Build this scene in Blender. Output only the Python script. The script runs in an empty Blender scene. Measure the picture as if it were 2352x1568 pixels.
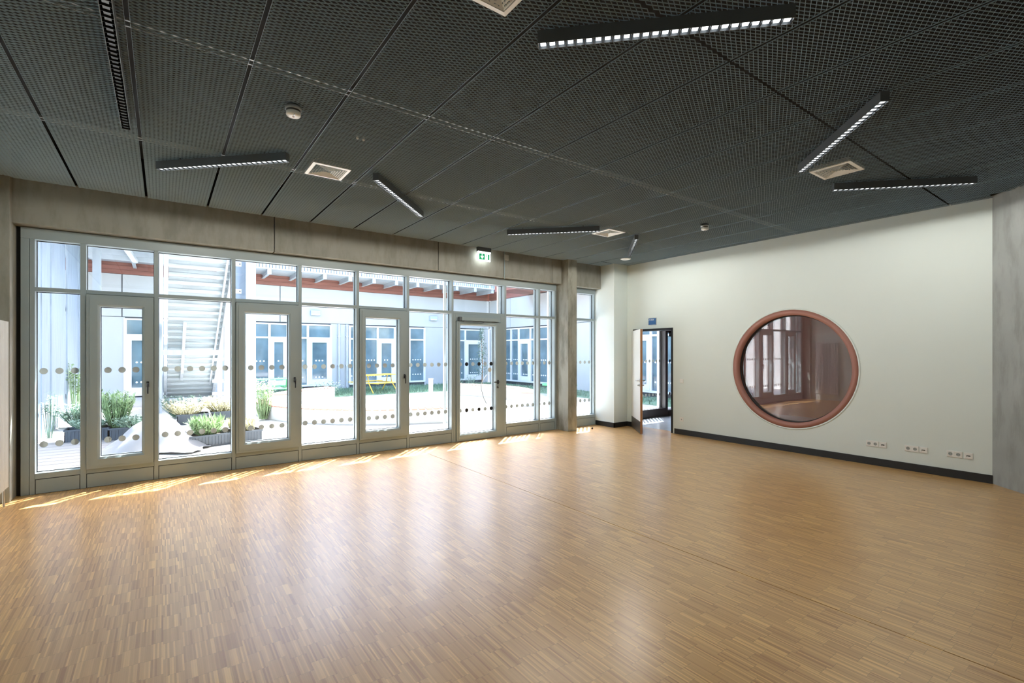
import bpy, bmesh, math, random
from mathutils import Vector, Matrix
R = math.radians
rnd = random.Random(7)
sc = bpy.context.scene
C = sc.collection

# ------------------------------------------------------------------ camera, sky, sun, exposure
cd = bpy.data.cameras.new('camera'); cam = bpy.data.objects.new('camera', cd); C.objects.link(cam)
cam.location = (0, 0, 1.6); cam.rotation_euler = (R(90), 0, R(-35.96))
cd.sensor_width = 36; cd.lens = 36 * 1104 / 2352; cd.shift_y = 25 / 2352
cd.clip_start = 0.05; cd.clip_end = 300
sc.camera = cam
SUN_EL, SUN_AZ = 55, 45           # the sun stands over the courtyard, to the right
w = bpy.data.worlds.new('world'); sc.world = w; w.use_nodes = True
nt = w.node_tree; bg = nt.nodes['Background']
sky = nt.nodes.new('ShaderNodeTexSky'); sky.sky_type = 'NISHITA'; sky.sun_disc = False
sky.sun_elevation = R(SUN_EL); sky.sun_rotation = R(SUN_AZ); sky.dust_density = 3.0; sky.ozone_density = 0.4; sky.air_density = 1.0
nt.links.new(sky.outputs['Color'], bg.inputs['Color']); bg.inputs['Strength'].default_value = 0.38
sl = bpy.data.lights.new('sun', 'SUN'); so = bpy.data.objects.new('sun', sl); C.objects.link(so)
sl.energy = 6.8; sl.angle = R(0.55); sl.color = (0.93, 0.98, 1.0)
sd = Vector((math.cos(R(SUN_EL)) * math.sin(R(SUN_AZ)), math.cos(R(SUN_EL)) * math.cos(R(SUN_AZ)), math.sin(R(SUN_EL))))
so.rotation_euler = sd.to_track_quat('Z', 'Y').to_euler(); so.location = (20, 25, 30)
LAMP_W = 2.3                      # watts of each of the four light points in a ceiling lamp
sc.view_settings.view_transform = 'Standard'; sc.view_settings.look = 'None'
sc.view_settings.gamma = 1.0; sc.view_settings.use_curve_mapping = False
sc.view_settings.exposure = 2.6
cy = sc.cycles
cy.use_denoising = True; cy.max_bounces = 9; cy.diffuse_bounces = 6; cy.glossy_bounces = 4
cy.transparent_max_bounces = 24; cy.transmission_bounces = 6
cy.caustics_reflective = False; cy.caustics_refractive = False
cy.sample_clamp_indirect = 5.0; cy.sample_clamp_direct = 0.0

# ------------------------------------------------------------------ materials
def L(h):
    def f(c):
        c /= 255.0
        return c / 12.92 if c <= 0.04045 else ((c + 0.055) / 1.055) ** 2.4
    return tuple(f(c) for c in h) + (1.0,)

def mat(name, rgb, rough=0.5, metal=0.0, var=0.0, vscale=3.0, emit=0.0, bump=0.0, bscale=60.0, spec=None, stretch=None):
    m = bpy.data.materials.new(name); m.use_nodes = True
    n = m.node_tree.nodes; l = m.node_tree.links; p = n['Principled BSDF']
    c = tuple(rgb) + (1.0,) if len(rgb) == 3 else rgb
    p.inputs['Base Color'].default_value = c
    p.inputs['Roughness'].default_value = rough; p.inputs['Metallic'].default_value = metal
    if spec is not None: p.inputs['Specular IOR Level'].default_value = spec
    tc = n.new('ShaderNodeTexCoord'); src = tc.outputs['Object']
    if stretch:
        mp = n.new('ShaderNodeMapping'); mp.inputs['Scale'].default_value = stretch
        l.new(src, mp.inputs['Vector']); src = mp.outputs['Vector']
    nz = n.new('ShaderNodeTexNoise'); nz.inputs['Scale'].default_value = vscale; nz.inputs['Detail'].default_value = 5
    l.new(src, nz.inputs['Vector'])
    v = max(var, 0.02)
    rp = n.new('ShaderNodeValToRGB')
    rp.color_ramp.elements[0].position = 0.3; rp.color_ramp.elements[1].position = 0.7
    rp.color_ramp.elements[0].color = tuple(x * (1 - v) for x in c[:3]) + (1,)
    rp.color_ramp.elements[1].color = tuple(min(1, x * (1 + v)) for x in c[:3]) + (1,)
    l.new(nz.outputs['Fac'], rp.inputs['Fac']); l.new(rp.outputs['Color'], p.inputs['Base Color'])
    if emit:
        p.inputs['Emission Color'].default_value = c; p.inputs['Emission Strength'].default_value = emit
    if bump:
        b = n.new('ShaderNodeBump'); b.inputs['Strength'].default_value = bump; b.inputs['Distance'].default_value = 0.01
        n2 = n.new('ShaderNodeTexNoise'); n2.inputs['Scale'].default_value = bscale; n2.inputs['Detail'].default_value = 6
        l.new(src, n2.inputs['Vector']); l.new(n2.outputs['Fac'], b.inputs['Height']); l.new(b.outputs['Normal'], p.inputs['Normal'])
    return m

def concrete(name, rgb, dark=0.72):
    m = mat(name, rgb, rough=0.62, var=0.10, vscale=1.6, bump=0.10, bscale=25, spec=0.35)
    n = m.node_tree.nodes; l = m.node_tree.links; p = n['Principled BSDF']
    base = p.inputs['Base Color'].links[0].from_socket
    tc = n.new('ShaderNodeTexCoord'); mp = n.new('ShaderNodeMapping'); mp.inputs['Scale'].default_value = (3.2, 3.2, 0.9)
    nz = n.new('ShaderNodeTexNoise'); nz.inputs['Scale'].default_value = 2.2; nz.inputs['Detail'].default_value = 8; nz.inputs['Roughness'].default_value = 0.65
    l.new(tc.outputs['Object'], mp.inputs['Vector']); l.new(mp.outputs['Vector'], nz.inputs['Vector'])
    rp = n.new('ShaderNodeValToRGB'); rp.color_ramp.elements[0].position = 0.36; rp.color_ramp.elements[1].position = 0.55
    rp.color_ramp.elements[0].color = (dark, dark, dark * 0.97, 1); rp.color_ramp.elements[1].color = (1, 1, 1, 1)
    l.new(nz.outputs['Fac'], rp.inputs['Fac'])
    mx = n.new('ShaderNodeMixRGB'); mx.blend_type = 'MULTIPLY'; mx.inputs['Fac'].default_value = 1.0
    l.new(base, mx.inputs['Color1']); l.new(rp.outputs['Color'], mx.inputs['Color2']); l.new(mx.outputs['Color'], p.inputs['Base Color'])
    return m

def glass(name, tint=(0.975, 0.985, 0.985), f0=0.04, rough=0.0):
    m = bpy.data.materials.new(name); m.use_nodes = True
    n = m.node_tree.nodes; l = m.node_tree.links; n.clear()
    out = n.new('ShaderNodeOutputMaterial'); mix = n.new('ShaderNodeMixShader'); ge = n.new('ShaderNodeNewGeometry')
    def M(op, a, b):
        k = n.new('ShaderNodeMath'); k.operation = op
        for i, v in enumerate((a, b)):
            if isinstance(v, (int, float)): k.inputs[i].default_value = v
            else: l.new(v, k.inputs[i])
        return k.outputs[0]
    dt = n.new('ShaderNodeVectorMath'); dt.operation = 'DOT_PRODUCT'
    l.new(ge.outputs['Normal'], dt.inputs[0]); l.new(ge.outputs['Incoming'], dt.inputs[1])
    ca = M('ABSOLUTE', dt.outputs['Value'], 0)          # thin pane: the same reflection from both sides
    fr = M('ADD', f0, M('MULTIPLY', 1 - f0, M('POWER', M('SUBTRACT', 1.0, ca), 5.0)))
    tr = n.new('ShaderNodeBsdfTransparent'); gl = n.new('ShaderNodeBsdfGlossy')
    tr.inputs['Color'].default_value = tint + (1,); gl.inputs['Roughness'].default_value = rough
    l.new(fr, mix.inputs['Fac']); l.new(tr.outputs['BSDF'], mix.inputs[1]); l.new(gl.outputs['BSDF'], mix.inputs[2])
    l.new(mix.outputs['Shader'], out.inputs['Surface'])
    return m

def film(name, rgb):
    m = bpy.data.materials.new(name); m.use_nodes = True
    n = m.node_tree.nodes; l = m.node_tree.links; n.clear()
    out = n.new('ShaderNodeOutputMaterial'); mix = n.new('ShaderNodeMixShader'); mix.inputs['Fac'].default_value = 0.5
    a = n.new('ShaderNodeBsdfDiffuse'); b = n.new('ShaderNodeBsdfTranslucent')
    a.inputs['Color'].default_value = tuple(rgb) + (1,); b.inputs['Color'].default_value = tuple(rgb) + (1,)
    l.new(a.outputs['BSDF'], mix.inputs[1]); l.new(b.outputs['BSDF'], mix.inputs[2]); l.new(mix.outputs['Shader'], out.inputs['Surface'])
    return m

def parquet():
    m = bpy.data.materials.new('oak_strip_parquet'); m.use_nodes = True
    n = m.node_tree.nodes; l = m.node_tree.links; p = n['Principled BSDF']
    def M(op, a, b=None, c=None):
        k = n.new('ShaderNodeMath'); k.operation = op
        for i, v in enumerate((a, b, c)):
            if v is None: continue
            if isinstance(v, (int, float)): k.inputs[i].default_value = v
            else: l.new(v, k.inputs[i])
        return k.outputs[0]
    g = n.new('ShaderNodeNewGeometry'); sx = n.new('ShaderNodeSeparateXYZ'); l.new(g.outputs['Position'], sx.inputs[0])
    X, Y = sx.outputs['X'], sx.outputs['Y']
    def wn(a, b):
        cb = n.new('ShaderNodeCombineXYZ'); l.new(M('MULTIPLY_ADD', a, 0.7317, 0.173), cb.inputs[0])
        if b is not None: l.new(M('MULTIPLY_ADD', b, 1.3771, 0.617), cb.inputs[1])
        cb.inputs[2].default_value = 0.379
        k = n.new('ShaderNodeTexWhiteNoise'); k.noise_dimensions = '3D'; l.new(cb.outputs[0], k.inputs['Vector']); return k.outputs['Value']
    colm = M('FLOOR', M('DIVIDE', X, 0.0088))
    blk = M('FLOOR', M('DIVIDE', colm, 10.0))
    off = M('MULTIPLY', wn(blk, None), 0.16)
    yy = M('DIVIDE', M('ADD', Y, off), 0.165)
    row = M('FLOOR', yy)
    r1 = wn(colm, row); r2 = wn(blk, row)
    fac = M('ADD', M('MULTIPLY', r1, 0.88), M('MULTIPLY', r2, 0.12))
    mp = n.new('ShaderNodeMapping'); mp.inputs['Scale'].default_value = (160, 5, 1); l.new(g.outputs['Position'], mp.inputs['Vector'])
    nz = n.new('ShaderNodeTexNoise'); nz.inputs['Scale'].default_value = 1.0; nz.inputs['Detail'].default_value = 3; l.new(mp.outputs['Vector'], nz.inputs['Vector'])
    fac = M('ADD', fac, M('MULTIPLY', M('SUBTRACT', nz.outputs['Fac'], 0.5), 0.22))
    rp = n.new('ShaderNodeValToRGB'); cr = rp.color_ramp
    cr.elements[0].position = 0.04; cr.elements[0].color = (0.41, 0.195, 0.056, 1)
    cr.elements[1].position = 0.97; cr.elements[1].color = (0.80, 0.50, 0.175, 1)
    e = cr.elements.new(0.3); e.color = (0.545, 0.302, 0.100, 1)
    e = cr.elements.new(0.72); e.color = (0.615, 0.355, 0.124, 1)
    l.new(fac, rp.inputs['Fac'])
    fy = M('FRACT', yy); end = M('LESS_THAN', fy, 0.014)
    fx = M('FRACT', M('DIVIDE', X, 0.0088)); side = M('LESS_THAN', fx, 0.06)
    dk = M('SUBTRACT', 1.0, M('ADD', M('MULTIPLY', end, 0.30), M('MULTIPLY', side, 0.16)))
    big = n.new('ShaderNodeTexNoise'); big.inputs['Scale'].default_value = 0.9; big.inputs['Detail'].default_value = 3; l.new(g.outputs['Position'], big.inputs['Vector'])
    dk = M('MULTIPLY', dk, M('ADD', 0.93, M('MULTIPLY', big.outputs['Fac'], 0.14)))
    mx = n.new('ShaderNodeMixRGB'); mx.blend_type = 'MULTIPLY'; mx.inputs['Fac'].default_value = 1.0
    l.new(rp.outputs['Color'], mx.inputs['Color1']); l.new(dk, mx.inputs['Color2']); l.new(mx.outputs['Color'], p.inputs['Base Color'])
    p.inputs['Roughness'].default_value = 0.52
    p.inputs['Coat Weight'].default_value = 1.0; p.inputs['Coat IOR'].default_value = 1.62
    p.inputs['Coat Roughness'].default_value = 0.29
    b = n.new('ShaderNodeBump'); b.inputs['Strength'].default_value = 0.12; b.inputs['Distance'].default_value = 0.002
    l.new(r1, b.inputs['Height']); l.new(b.outputs['Normal'], p.inputs['Normal'])
    p.inputs['Specular IOR Level'].default_value = 0.3
    return m

M_FLOOR = parquet()
M_SUB = mat('joint_filler', (0.03, 0.018, 0.010), 0.7)
M_WALL = mat('cream_wall_paint', (0.69, 0.762, 0.745), 0.7, var=0.015, vscale=0.8, bump=0.03, bscale=180)
M_CONC = concrete('beam_concrete', (0.275, 0.27, 0.235), 0.80)
M_CONCL = concrete('column_concrete', (0.31, 0.305, 0.26), 0.62)
M_CONCW = concrete('wall_concrete', (0.33, 0.35, 0.345), 0.80)
M_FRAME = mat('grey_window_frame', (0.28, 0.34, 0.355), 0.38, spec=0.45)
M_GASK = mat('black_gasket', (0.012, 0.013, 0.015), 0.6)
M_BLACK = mat('black_metal', (0.012, 0.012, 0.013), 0.35)
M_BASE = mat('black_baseboard', (0.013, 0.014, 0.016), 0.45)
M_GLASS = glass('clear_glazing')
M_RGLASS = glass('tinted_round_glazing', (0.78, 0.70, 0.68), 0.15)
M_MESH = mat('anthracite_mesh', (0.245, 0.345, 0.42), 0.36, spec=0.7)
M_VOID = mat('black_soffit', (0.006, 0.006, 0.007), 0.9)
M_RAIL = mat('galvanised_rail', (0.38, 0.40, 0.41), 0.4, metal=0.3)
M_LAMP = mat('graphite_lamp_body', (0.085, 0.095, 0.105), 0.42)
M_LAMPIN = mat('black_louvre', (0.010, 0.010, 0.011), 0.35)
M_LED = mat('lit_diode', (0.90, 0.97, 1.0), 0.4, emit=0.75)
M_LEDOFF = mat('unlit_diode', (0.10, 0.11, 0.12), 0.15)
M_WHITE = mat('white_plastic', (0.78, 0.78, 0.76), 0.4)
M_VENT = mat('white_vent_paint', (0.86, 0.865, 0.84), 0.45)
M_RED = mat('terracotta_ring', (0.36, 0.165, 0.130), 0.5)
M_BLUE = mat('blue_sign_face', (0.035, 0.13, 0.33), 0.3)
M_TEXT = mat('white_lettering', (0.85, 0.87, 0.9), 0.5)
M_GREEN = mat('lit_green_pictogram', (0.0, 0.36, 0.13), 0.4, emit=0.11)
M_GLOW = mat('lit_sign_edge', (0.9, 1.0, 1.0), 0.4, emit=1.3)
M_DOORL = mat('door_laminate', (0.74, 0.75, 0.72), 0.4)
M_OAK = mat('oak_edge', (0.33, 0.16, 0.07), 0.5, var=0.15, vscale=8, stretch=(6, 6, 0.6))
M_KICK = mat('dark_kick_plate', (0.06, 0.050, 0.040), 0.35)
M_STEEL = mat('brushed_steel', (0.55, 0.56, 0.57), 0.3, metal=1.0)
M_DOT = film('grey_dot_film', (0.40, 0.41, 0.385))
M_SOCK = mat('socket_recess', (0.33, 0.36, 0.36), 0.4)
M_BOX = mat('grey_box_plastic', (0.46, 0.45, 0.41), 0.5)
M_RAD = mat('white_radiator_enamel', (0.74, 0.76, 0.77), 0.3)
M_COPLAST = mat('red_brown_wall', (0.32, 0.13, 0.105), 0.6)
M_COFLOOR = mat('blue_grey_linoleum', (0.34, 0.38, 0.42), 0.22, var=0.04, vscale=5)
M_MAT = mat('black_door_mat', (0.012, 0.014, 0.018), 0.95)
M_DARKF = mat('umber_frame', (0.075, 0.066, 0.064), 0.4)
# outside
M_PAVE = mat('pale_paving', (0.50, 0.49, 0.47), 0.85, var=0.06, vscale=2)
M_PANEL = mat('white_facade_panel', (0.47, 0.485, 0.49), 0.7, var=0.015)
M_LARCH = mat('red_stained_boards', (0.25, 0.10, 0.075), 0.65, var=0.22, vscale=2.5, stretch=(0.4, 0.4, 6))
M_WFRAME = mat('white_window_frame', (0.80, 0.81, 0.82), 0.4)
M_DGLASS = mat('dark_facade_glass', (0.13, 0.205, 0.24), 0.06, var=0.35, vscale=1.2, spec=0.8)
M_GALV = mat('galvanised_steel', (0.50, 0.54, 0.58), 0.5, metal=0.25, var=0.08, vscale=2)
M_SLAT = mat('pale_blue_slats', (0.42, 0.50, 0.60), 0.6)
M_WEATH = mat('weathered_larch', (0.22, 0.27, 0.325), 0.75, var=0.14, vscale=3, stretch=(5, 5, 0.5))
M_TIMB = mat('whitened_timber', (0.50, 0.53, 0.56), 0.7, var=0.12, vscale=3, stretch=(4, 4, 0.6))
M_STEP = mat('bleached_tread_timber', (0.46, 0.50, 0.52), 0.7, var=0.16, vscale=3, stretch=(0.6, 5, 5))
M_CRATE = mat('black_crate_plastic', (0.055, 0.07, 0.09), 0.5)
M_SOIL = mat('soil', (0.05, 0.038, 0.028), 0.95)
M_LEAF1 = mat('fresh_green_leaves', (0.27, 0.38, 0.19), 0.6, var=0.4, vscale=6)
M_LEAF2 = mat('dull_green_leaves', (0.22, 0.32, 0.24), 0.6, var=0.4, vscale=6)
M_LEAF3 = mat('straw_yellow_leaves', (0.46, 0.43, 0.28), 0.7, var=0.3, vscale=6)
M_GRASS = mat('lawn_grass', (0.17, 0.27, 0.17), 0.8, var=0.35, vscale=3)
M_FLEECE = mat('white_garden_fleece', (0.22, 0.225, 0.24), 0.85, var=0.03)
M_YEL = mat('yellow_steel', (0.75, 0.50, 0.06), 0.45)
M_GRN = mat('green_steel', (0.13, 0.50, 0.20), 0.45)
M_BRICK = mat('rose_seat_planks', (0.42, 0.22, 0.17), 0.8, var=0.1)
M_RINGW = mat('white_cast_concrete', (0.56, 0.56, 0.55), 0.8, var=0.03)
M_DECK = mat('pale_deck_timber', (0.22, 0.215, 0.21), 0.8, var=0.15, vscale=2, stretch=(0.5, 6, 6))

# ------------------------------------------------------------------ mesh helpers
class MB:
    def __init__(s): s.v = []; s.f = []; s.sm = []
    def add(s, vs, fs, smooth=False):
        o = len(s.v); s.v += [tuple(v) for v in vs]
        s.f += [tuple(i + o for i in f) for f in fs]; s.sm += [smooth] * len(fs); return s
    def box(s, x0, x1, y0, y1, z0, z1, mtx=None):
        vs = [(x, y, z) for x in (x0, x1) for y in (y0, y1) for z in (z0, z1)]
        if mtx is not None: vs = [mtx @ Vector(v) for v in vs]
        return s.add(vs, [(0, 1, 3, 2), (4, 6, 7, 5), (0, 4, 5, 1), (2, 3, 7, 6), (0, 2, 6, 4), (1, 5, 7, 3)])
    def bar(s, a, b, wx, wy, up=(0, 0, 1)):
        a, b = Vector(a), Vector(b); d = (b - a); ln = d.length; z = d.normalized()
        u = Vector(up)
        if abs(z.dot(u)) > 0.98: u = Vector((0, 1, 0))
        x = u.cross(z).normalized(); y = z.cross(x)
        m = Matrix.Translation(a) @ Matrix((x, y, z)).transposed().to_4x4()
        return s.box(-wx / 2, wx / 2, -wy / 2, wy / 2, 0, ln, m)
    def tube(s, pts, r, n=8, cap=True):
        pts = [Vector(p) for p in pts]; rings = []
        for i, p in enumerate(pts):
            d = (pts[min(i + 1, len(pts) - 1)] - pts[max(i - 1, 0)]).normalized()
            u = Vector((0, 0, 1)) if abs(d.z) < 0.95 else Vector((1, 0, 0))
            x = u.cross(d).normalized(); y = d.cross(x)
            rr = r[i] if isinstance(r, (list, tuple)) else r
            rings.append([p + (x * math.cos(2 * math.pi * k / n) + y * math.sin(2 * math.pi * k / n)) * rr for k in range(n)])
        vs = [v for rg in rings for v in rg]; fs = []
        for i in range(len(pts) - 1):
            for k in range(n):
                fs.append((i * n + k, i * n + (k + 1) % n, (i + 1) * n + (k + 1) % n, (i + 1) * n + k))
        s.add(vs, fs, True)
        if cap:
            s.add(rings[0][::-1], [tuple(range(n))]); s.add(rings[-1], [tuple(range(n))])
        return s
    def lathe(s, prof, n=32, mtx=None, smooth=True):
        vs = []
        for r, z in prof:
            for k in range(n):
                v = Vector((r * math.cos(2 * math.pi * k / n), r * math.sin(2 * math.pi * k / n), z))
                vs.append(mtx @ v if mtx is not None else v)
        fs = [(i * n + k, i * n + (k + 1) % n, (i + 1) * n + (k + 1) % n, (i + 1) * n + k) for i in range(len(prof) - 1) for k in range(n)]
        return s.add(vs, fs, smooth)
    def disc(s, r, z, n=32, mtx=None):
        vs = [Vector((r * math.cos(2 * math.pi * k / n), r * math.sin(2 * math.pi * k / n), z)) for k in range(n)]
        if mtx is not None: vs = [mtx @ v for v in vs]
        return s.add(vs, [tuple(range(n))])
    def poly(s, pts, off):
        pts = [Vector(p) for p in pts]; o = Vector(off); n = len(pts)
        s.add(pts + [p + o for p in pts], [tuple(range(n))[::-1], tuple(range(n, 2 * n))] + [(i, (i + 1) % n, n + (i + 1) % n, n + i) for i in range(n)])
        return s
    def mesh(s, name, m):
        me = bpy.data.meshes.new(name); me.from_pydata(s.v, [], s.f); me.materials.append(m)
        for p, q in zip(me.polygons, s.sm): p.use_smooth = q
        me.update()
        bm = bmesh.new(); bm.from_mesh(me); bmesh.ops.recalc_face_normals(bm, faces=bm.faces); bm.to_mesh(me); bm.free()
        return me
    def build(s, name, m, parent=None, bevel=0.0, **kw):
        o = bpy.data.objects.new(name, s.mesh(name, m)); C.objects.link(o)
        if parent is not None: o.parent = parent
        if bevel:
            b = o.modifiers.new('soft_edges', 'BEVEL'); b.width = bevel; b.segments = 2; b.limit_method = 'ANGLE'; b.angle_limit = R(50)
        for k, v in kw.items(): o[k] = v
        return o

def thing(name, label=None, cat=None, loc=(0, 0, 0), rz=0.0, group=None, kind=None):
    o = bpy.data.objects.new(name, None); C.objects.link(o); o.location = loc; o.rotation_euler = (0, 0, rz)
    o.empty_display_size = 0.1
    return tag(o, label, cat, group, kind)
def tag(o, label=None, cat=None, group=None, kind=None):
    if label: o['label'] = label
    if cat: o['category'] = cat
    if group: o['group'] = group
    if kind: o['kind'] = kind
    return o
def link(name, me, parent=None, loc=(0, 0, 0), rz=0.0):
    o = bpy.data.objects.new(name, me); C.objects.link(o); o.parent = parent; o.location = loc; o.rotation_euler = (0, 0, rz); return o
def dup(root, loc, rz, label):
    r = root.copy(); C.objects.link(r); r.location = loc; r.rotation_euler = (0, 0, rz); r['label'] = label
    for ch in list(root.children):
        c = ch.copy(); C.objects.link(c); c.parent = r
        for g in list(ch.children):
            d = g.copy(); C.objects.link(d); d.parent = c
    return r
def S(name, mb, m, bevel=0.0, label=None):
    o = mb.build(name, m, None, bevel); o['kind'] = 'structure'
    if label: o['label'] = label
    return o

# ------------------------------------------------------------------ room shell
XL, XR, YW, YB, ZC, ZT = -1.45, 8.18, 7.53, -3.0, 3.48, 3.95
fl = thing('floor', 'light oak strip parquet floor of the hall', kind='structure')
MB().poly([(XL, YB, -0.02), (3.3868, YB, -0.02), (3.3868, 7.66, -0.02), (XL, 7.66, -0.02)], (0, 0, 0.02)).build('parquet_field', M_FLOOR, fl)
MB().poly([(3.3942, YB, -0.02), (3.88, YB, -0.02), (8.20, 1.32, -0.02), (8.36, 5.80, -0.02), (8.36, 7.0, -0.02), (7.8, 7.0, -0.02), (7.8, 7.66, -0.02), (3.3942, 7.66, -0.02)], (0, 0, 0.02)).build('parquet_field', M_FLOOR, fl)
MB().box(XL, 8.3, YB, 7.66, -0.10, -0.022).build('subfloor', M_SUB, fl)
S('wall_left', MB().box(XL - 0.2, XL, YB - 0.2, 7.7, -0.1, ZT), M_WALL)
S('wall_back', MB().box(XL, 4.05, YB - 0.2, YB, -0.1, ZT), M_WALL)
wd = MB().poly([(8.18, 1.304, -0.1), (3.876, -3.0, -0.1), (4.05, -3.2, -0.1), (8.40, 1.15, -0.1), (8.40, 1.304, -0.1)], (0, 0, ZT + 0.1))
S('wall_corner', wd, M_CONCW)

def wall_with_holes():
    """right wall as a slab with a rectangular doorway and a round window opening"""
    cyy, cz, r, n = 3.645, 1.335, 0.955, 64
    def side(x):
        g = MB()
        # doorway 5.84..6.83 x 0..2.09 ; split the wall in strips
        quads = [(6.83, 7.6, -0.1, ZT), (5.84, 6.83, 2.09, ZT), (4.745, 5.84, -0.1, ZT), (1.304, 2.545, -0.1, ZT), (2.545, 4.745, 2.45, ZT), (2.545, 4.745, -0.1, 0.22)]
        for a, b, c, d in quads: g.add([(x, a, c), (x, b, c), (x, b, d), (x, a, d)], [(0, 1, 2, 3)])
        vs = []; fs = []
        for k in range(n):
            t = 2 * math.pi * k / n; ct, st = math.cos(t), math.sin(t)
            kk = min((1.10 / abs(ct)) if abs(ct) > 1e-6 else 9, (1.115 / abs(st)) if abs(st) > 1e-6 else 9)
            yo, zo = cyy + kk * ct, cz + kk * st
            vs += [(x, cyy + r * ct, cz + r * st), (x, max(2.545, min(4.745, yo)), max(0.22, min(2.45, zo)))]
        for k in range(n):
            a = 2 * k; b = 2 * ((k + 1) % n); fs.append((a, b, b + 1, a + 1))
        # corner points of the square around the circle
        g.add(vs, fs)
        for sy, sz in ((1, 1), (1, -1), (-1, 1), (-1, -1)):
            t = math.atan2(1.115 * sz, 1.10 * sy) % (2 * math.pi); k = int(t / (2 * math.pi) * n)
            p, q = vs[2 * k + 1], vs[2 * ((k + 1) % n) + 1]
            g.add([p, q, (x, cyy + 1.10 * sy, cz + 1.115 * sz)], [(0, 1, 2)])
        return g
    g = side(8.18); b = side(8.36); g.add(b.v, b.f)
    for (y, z0, z1) in ((5.84, -0.1, 2.09), (6.83, -0.1, 2.09)): g.add([(8.18, y, z0), (8.36, y, z0), (8.36, y, z1), (8.18, y, z1)], [(0, 1, 2, 3)])
    g.add([(8.18, 5.84, 2.09), (8.36, 5.84, 2.09), (8.36, 6.83, 2.09), (8.18, 6.83, 2.09)], [(0, 1, 2, 3)])
    n2 = 64; vs = []
    for k in range(n2):
        t = 2 * math.pi * k / n2
        vs += [(8.18, cyy + r * math.cos(t), cz + r * math.sin(t)), (8.36, cyy + r * math.cos(t), cz + r * math.sin(t))]
    g.add(vs, [(2 * k, 2 * ((k + 1) % n2), 2 * ((k + 1) % n2) + 1, 2 * k + 1) for k in range(n2)])
    return g
S('wall_right', wall_with_holes(), M_WALL)
S('wall_pier', MB().box(7.76, 8.178, 7.0, 7.66, -0.1, ZT), M_WALL, 0.004)
# concrete beam over the glazing, cast in lengths with open joints
bm_ = thing('wall_front', 'exposed concrete beam above the long glazing', kind='structure')
for a, b in ((XL, 1.252), (1.262, 3.798), (3.808, 5.168), (5.178, 6.325), (6.365, 6.615)):
    MB().box(a, b, 7.38, 7.62, 3.005, ZT).build('concrete_length', M_CONC, bm_, 0.008)
MB().box(6.865, 7.755, 7.38, 7.62, 2.985, ZT).build('concrete_length', M_CONC, bm_, 0.008)
MB().box(XL, 7.755, 7.42, 7.60, 3.06, ZT).build('joint_backing', M_GASK, bm_)
MB().box(6.325, 6.365, 7.39, 7.61, 3.006, ZT).build('joint_strip', M_CONC, bm_)
tag(MB().box(6.62, 6.86, 7.19, 7.62, 0, ZT).build('concrete_column', M_CONCL, None, 0.006), 'slim bare concrete column between the glazing and the wall pier', 'column', kind='structure')
tag(MB().box(XL, -1.325, 7.30, 7.62, 0, ZT).build('concrete_column', M_CONC, None, 0.006), 'dark concrete column end at the left of the glazing behind the radiator', 'column', kind='structure')
MB_b = MB().box(8.167, 8.18, 1.30, 5.80, 0, 0.102)
S('baseboard_right', MB_b, M_BASE)
S('baseboard_pier', MB().box(7.747, 7.76, 6.987, 7.53, 0, 0.102).box(7.747, 8.18, 6.987, 7.0, 0, 0.102).box(8.167, 8.18, 6.87, 7.0, 0, 0.102), M_BASE)

S('trim_3', MB().box(8.162, 8.179, 1.32, 7.0, 3.50, ZT).poly([(8.165, 1.315, 3.50), (3.88, -2.97, 3.50), (3.86, -2.95, 3.50), (8.145, 1.335, 3.50)], (0, 0, ZT - 3.50)).box(XL + 0.002, XL + 0.02, YB, 7.3, 3.50, ZT).box(XL, 3.85, YB + 0.002, YB + 0.02, 3.50, ZT).box(XL + 0.02, 7.76, 7.36, 7.378, 3.505, ZT).box(7.74, 7.758, 7.0, 7.36, 3.50, ZT).box(7.74, 8.16, 6.98, 6.998, 3.50, ZT), M_VOID, label='black lining added above the mesh to keep the ceiling void dark')  # black sheets added over the lit wall tops so the void looks dark

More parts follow.
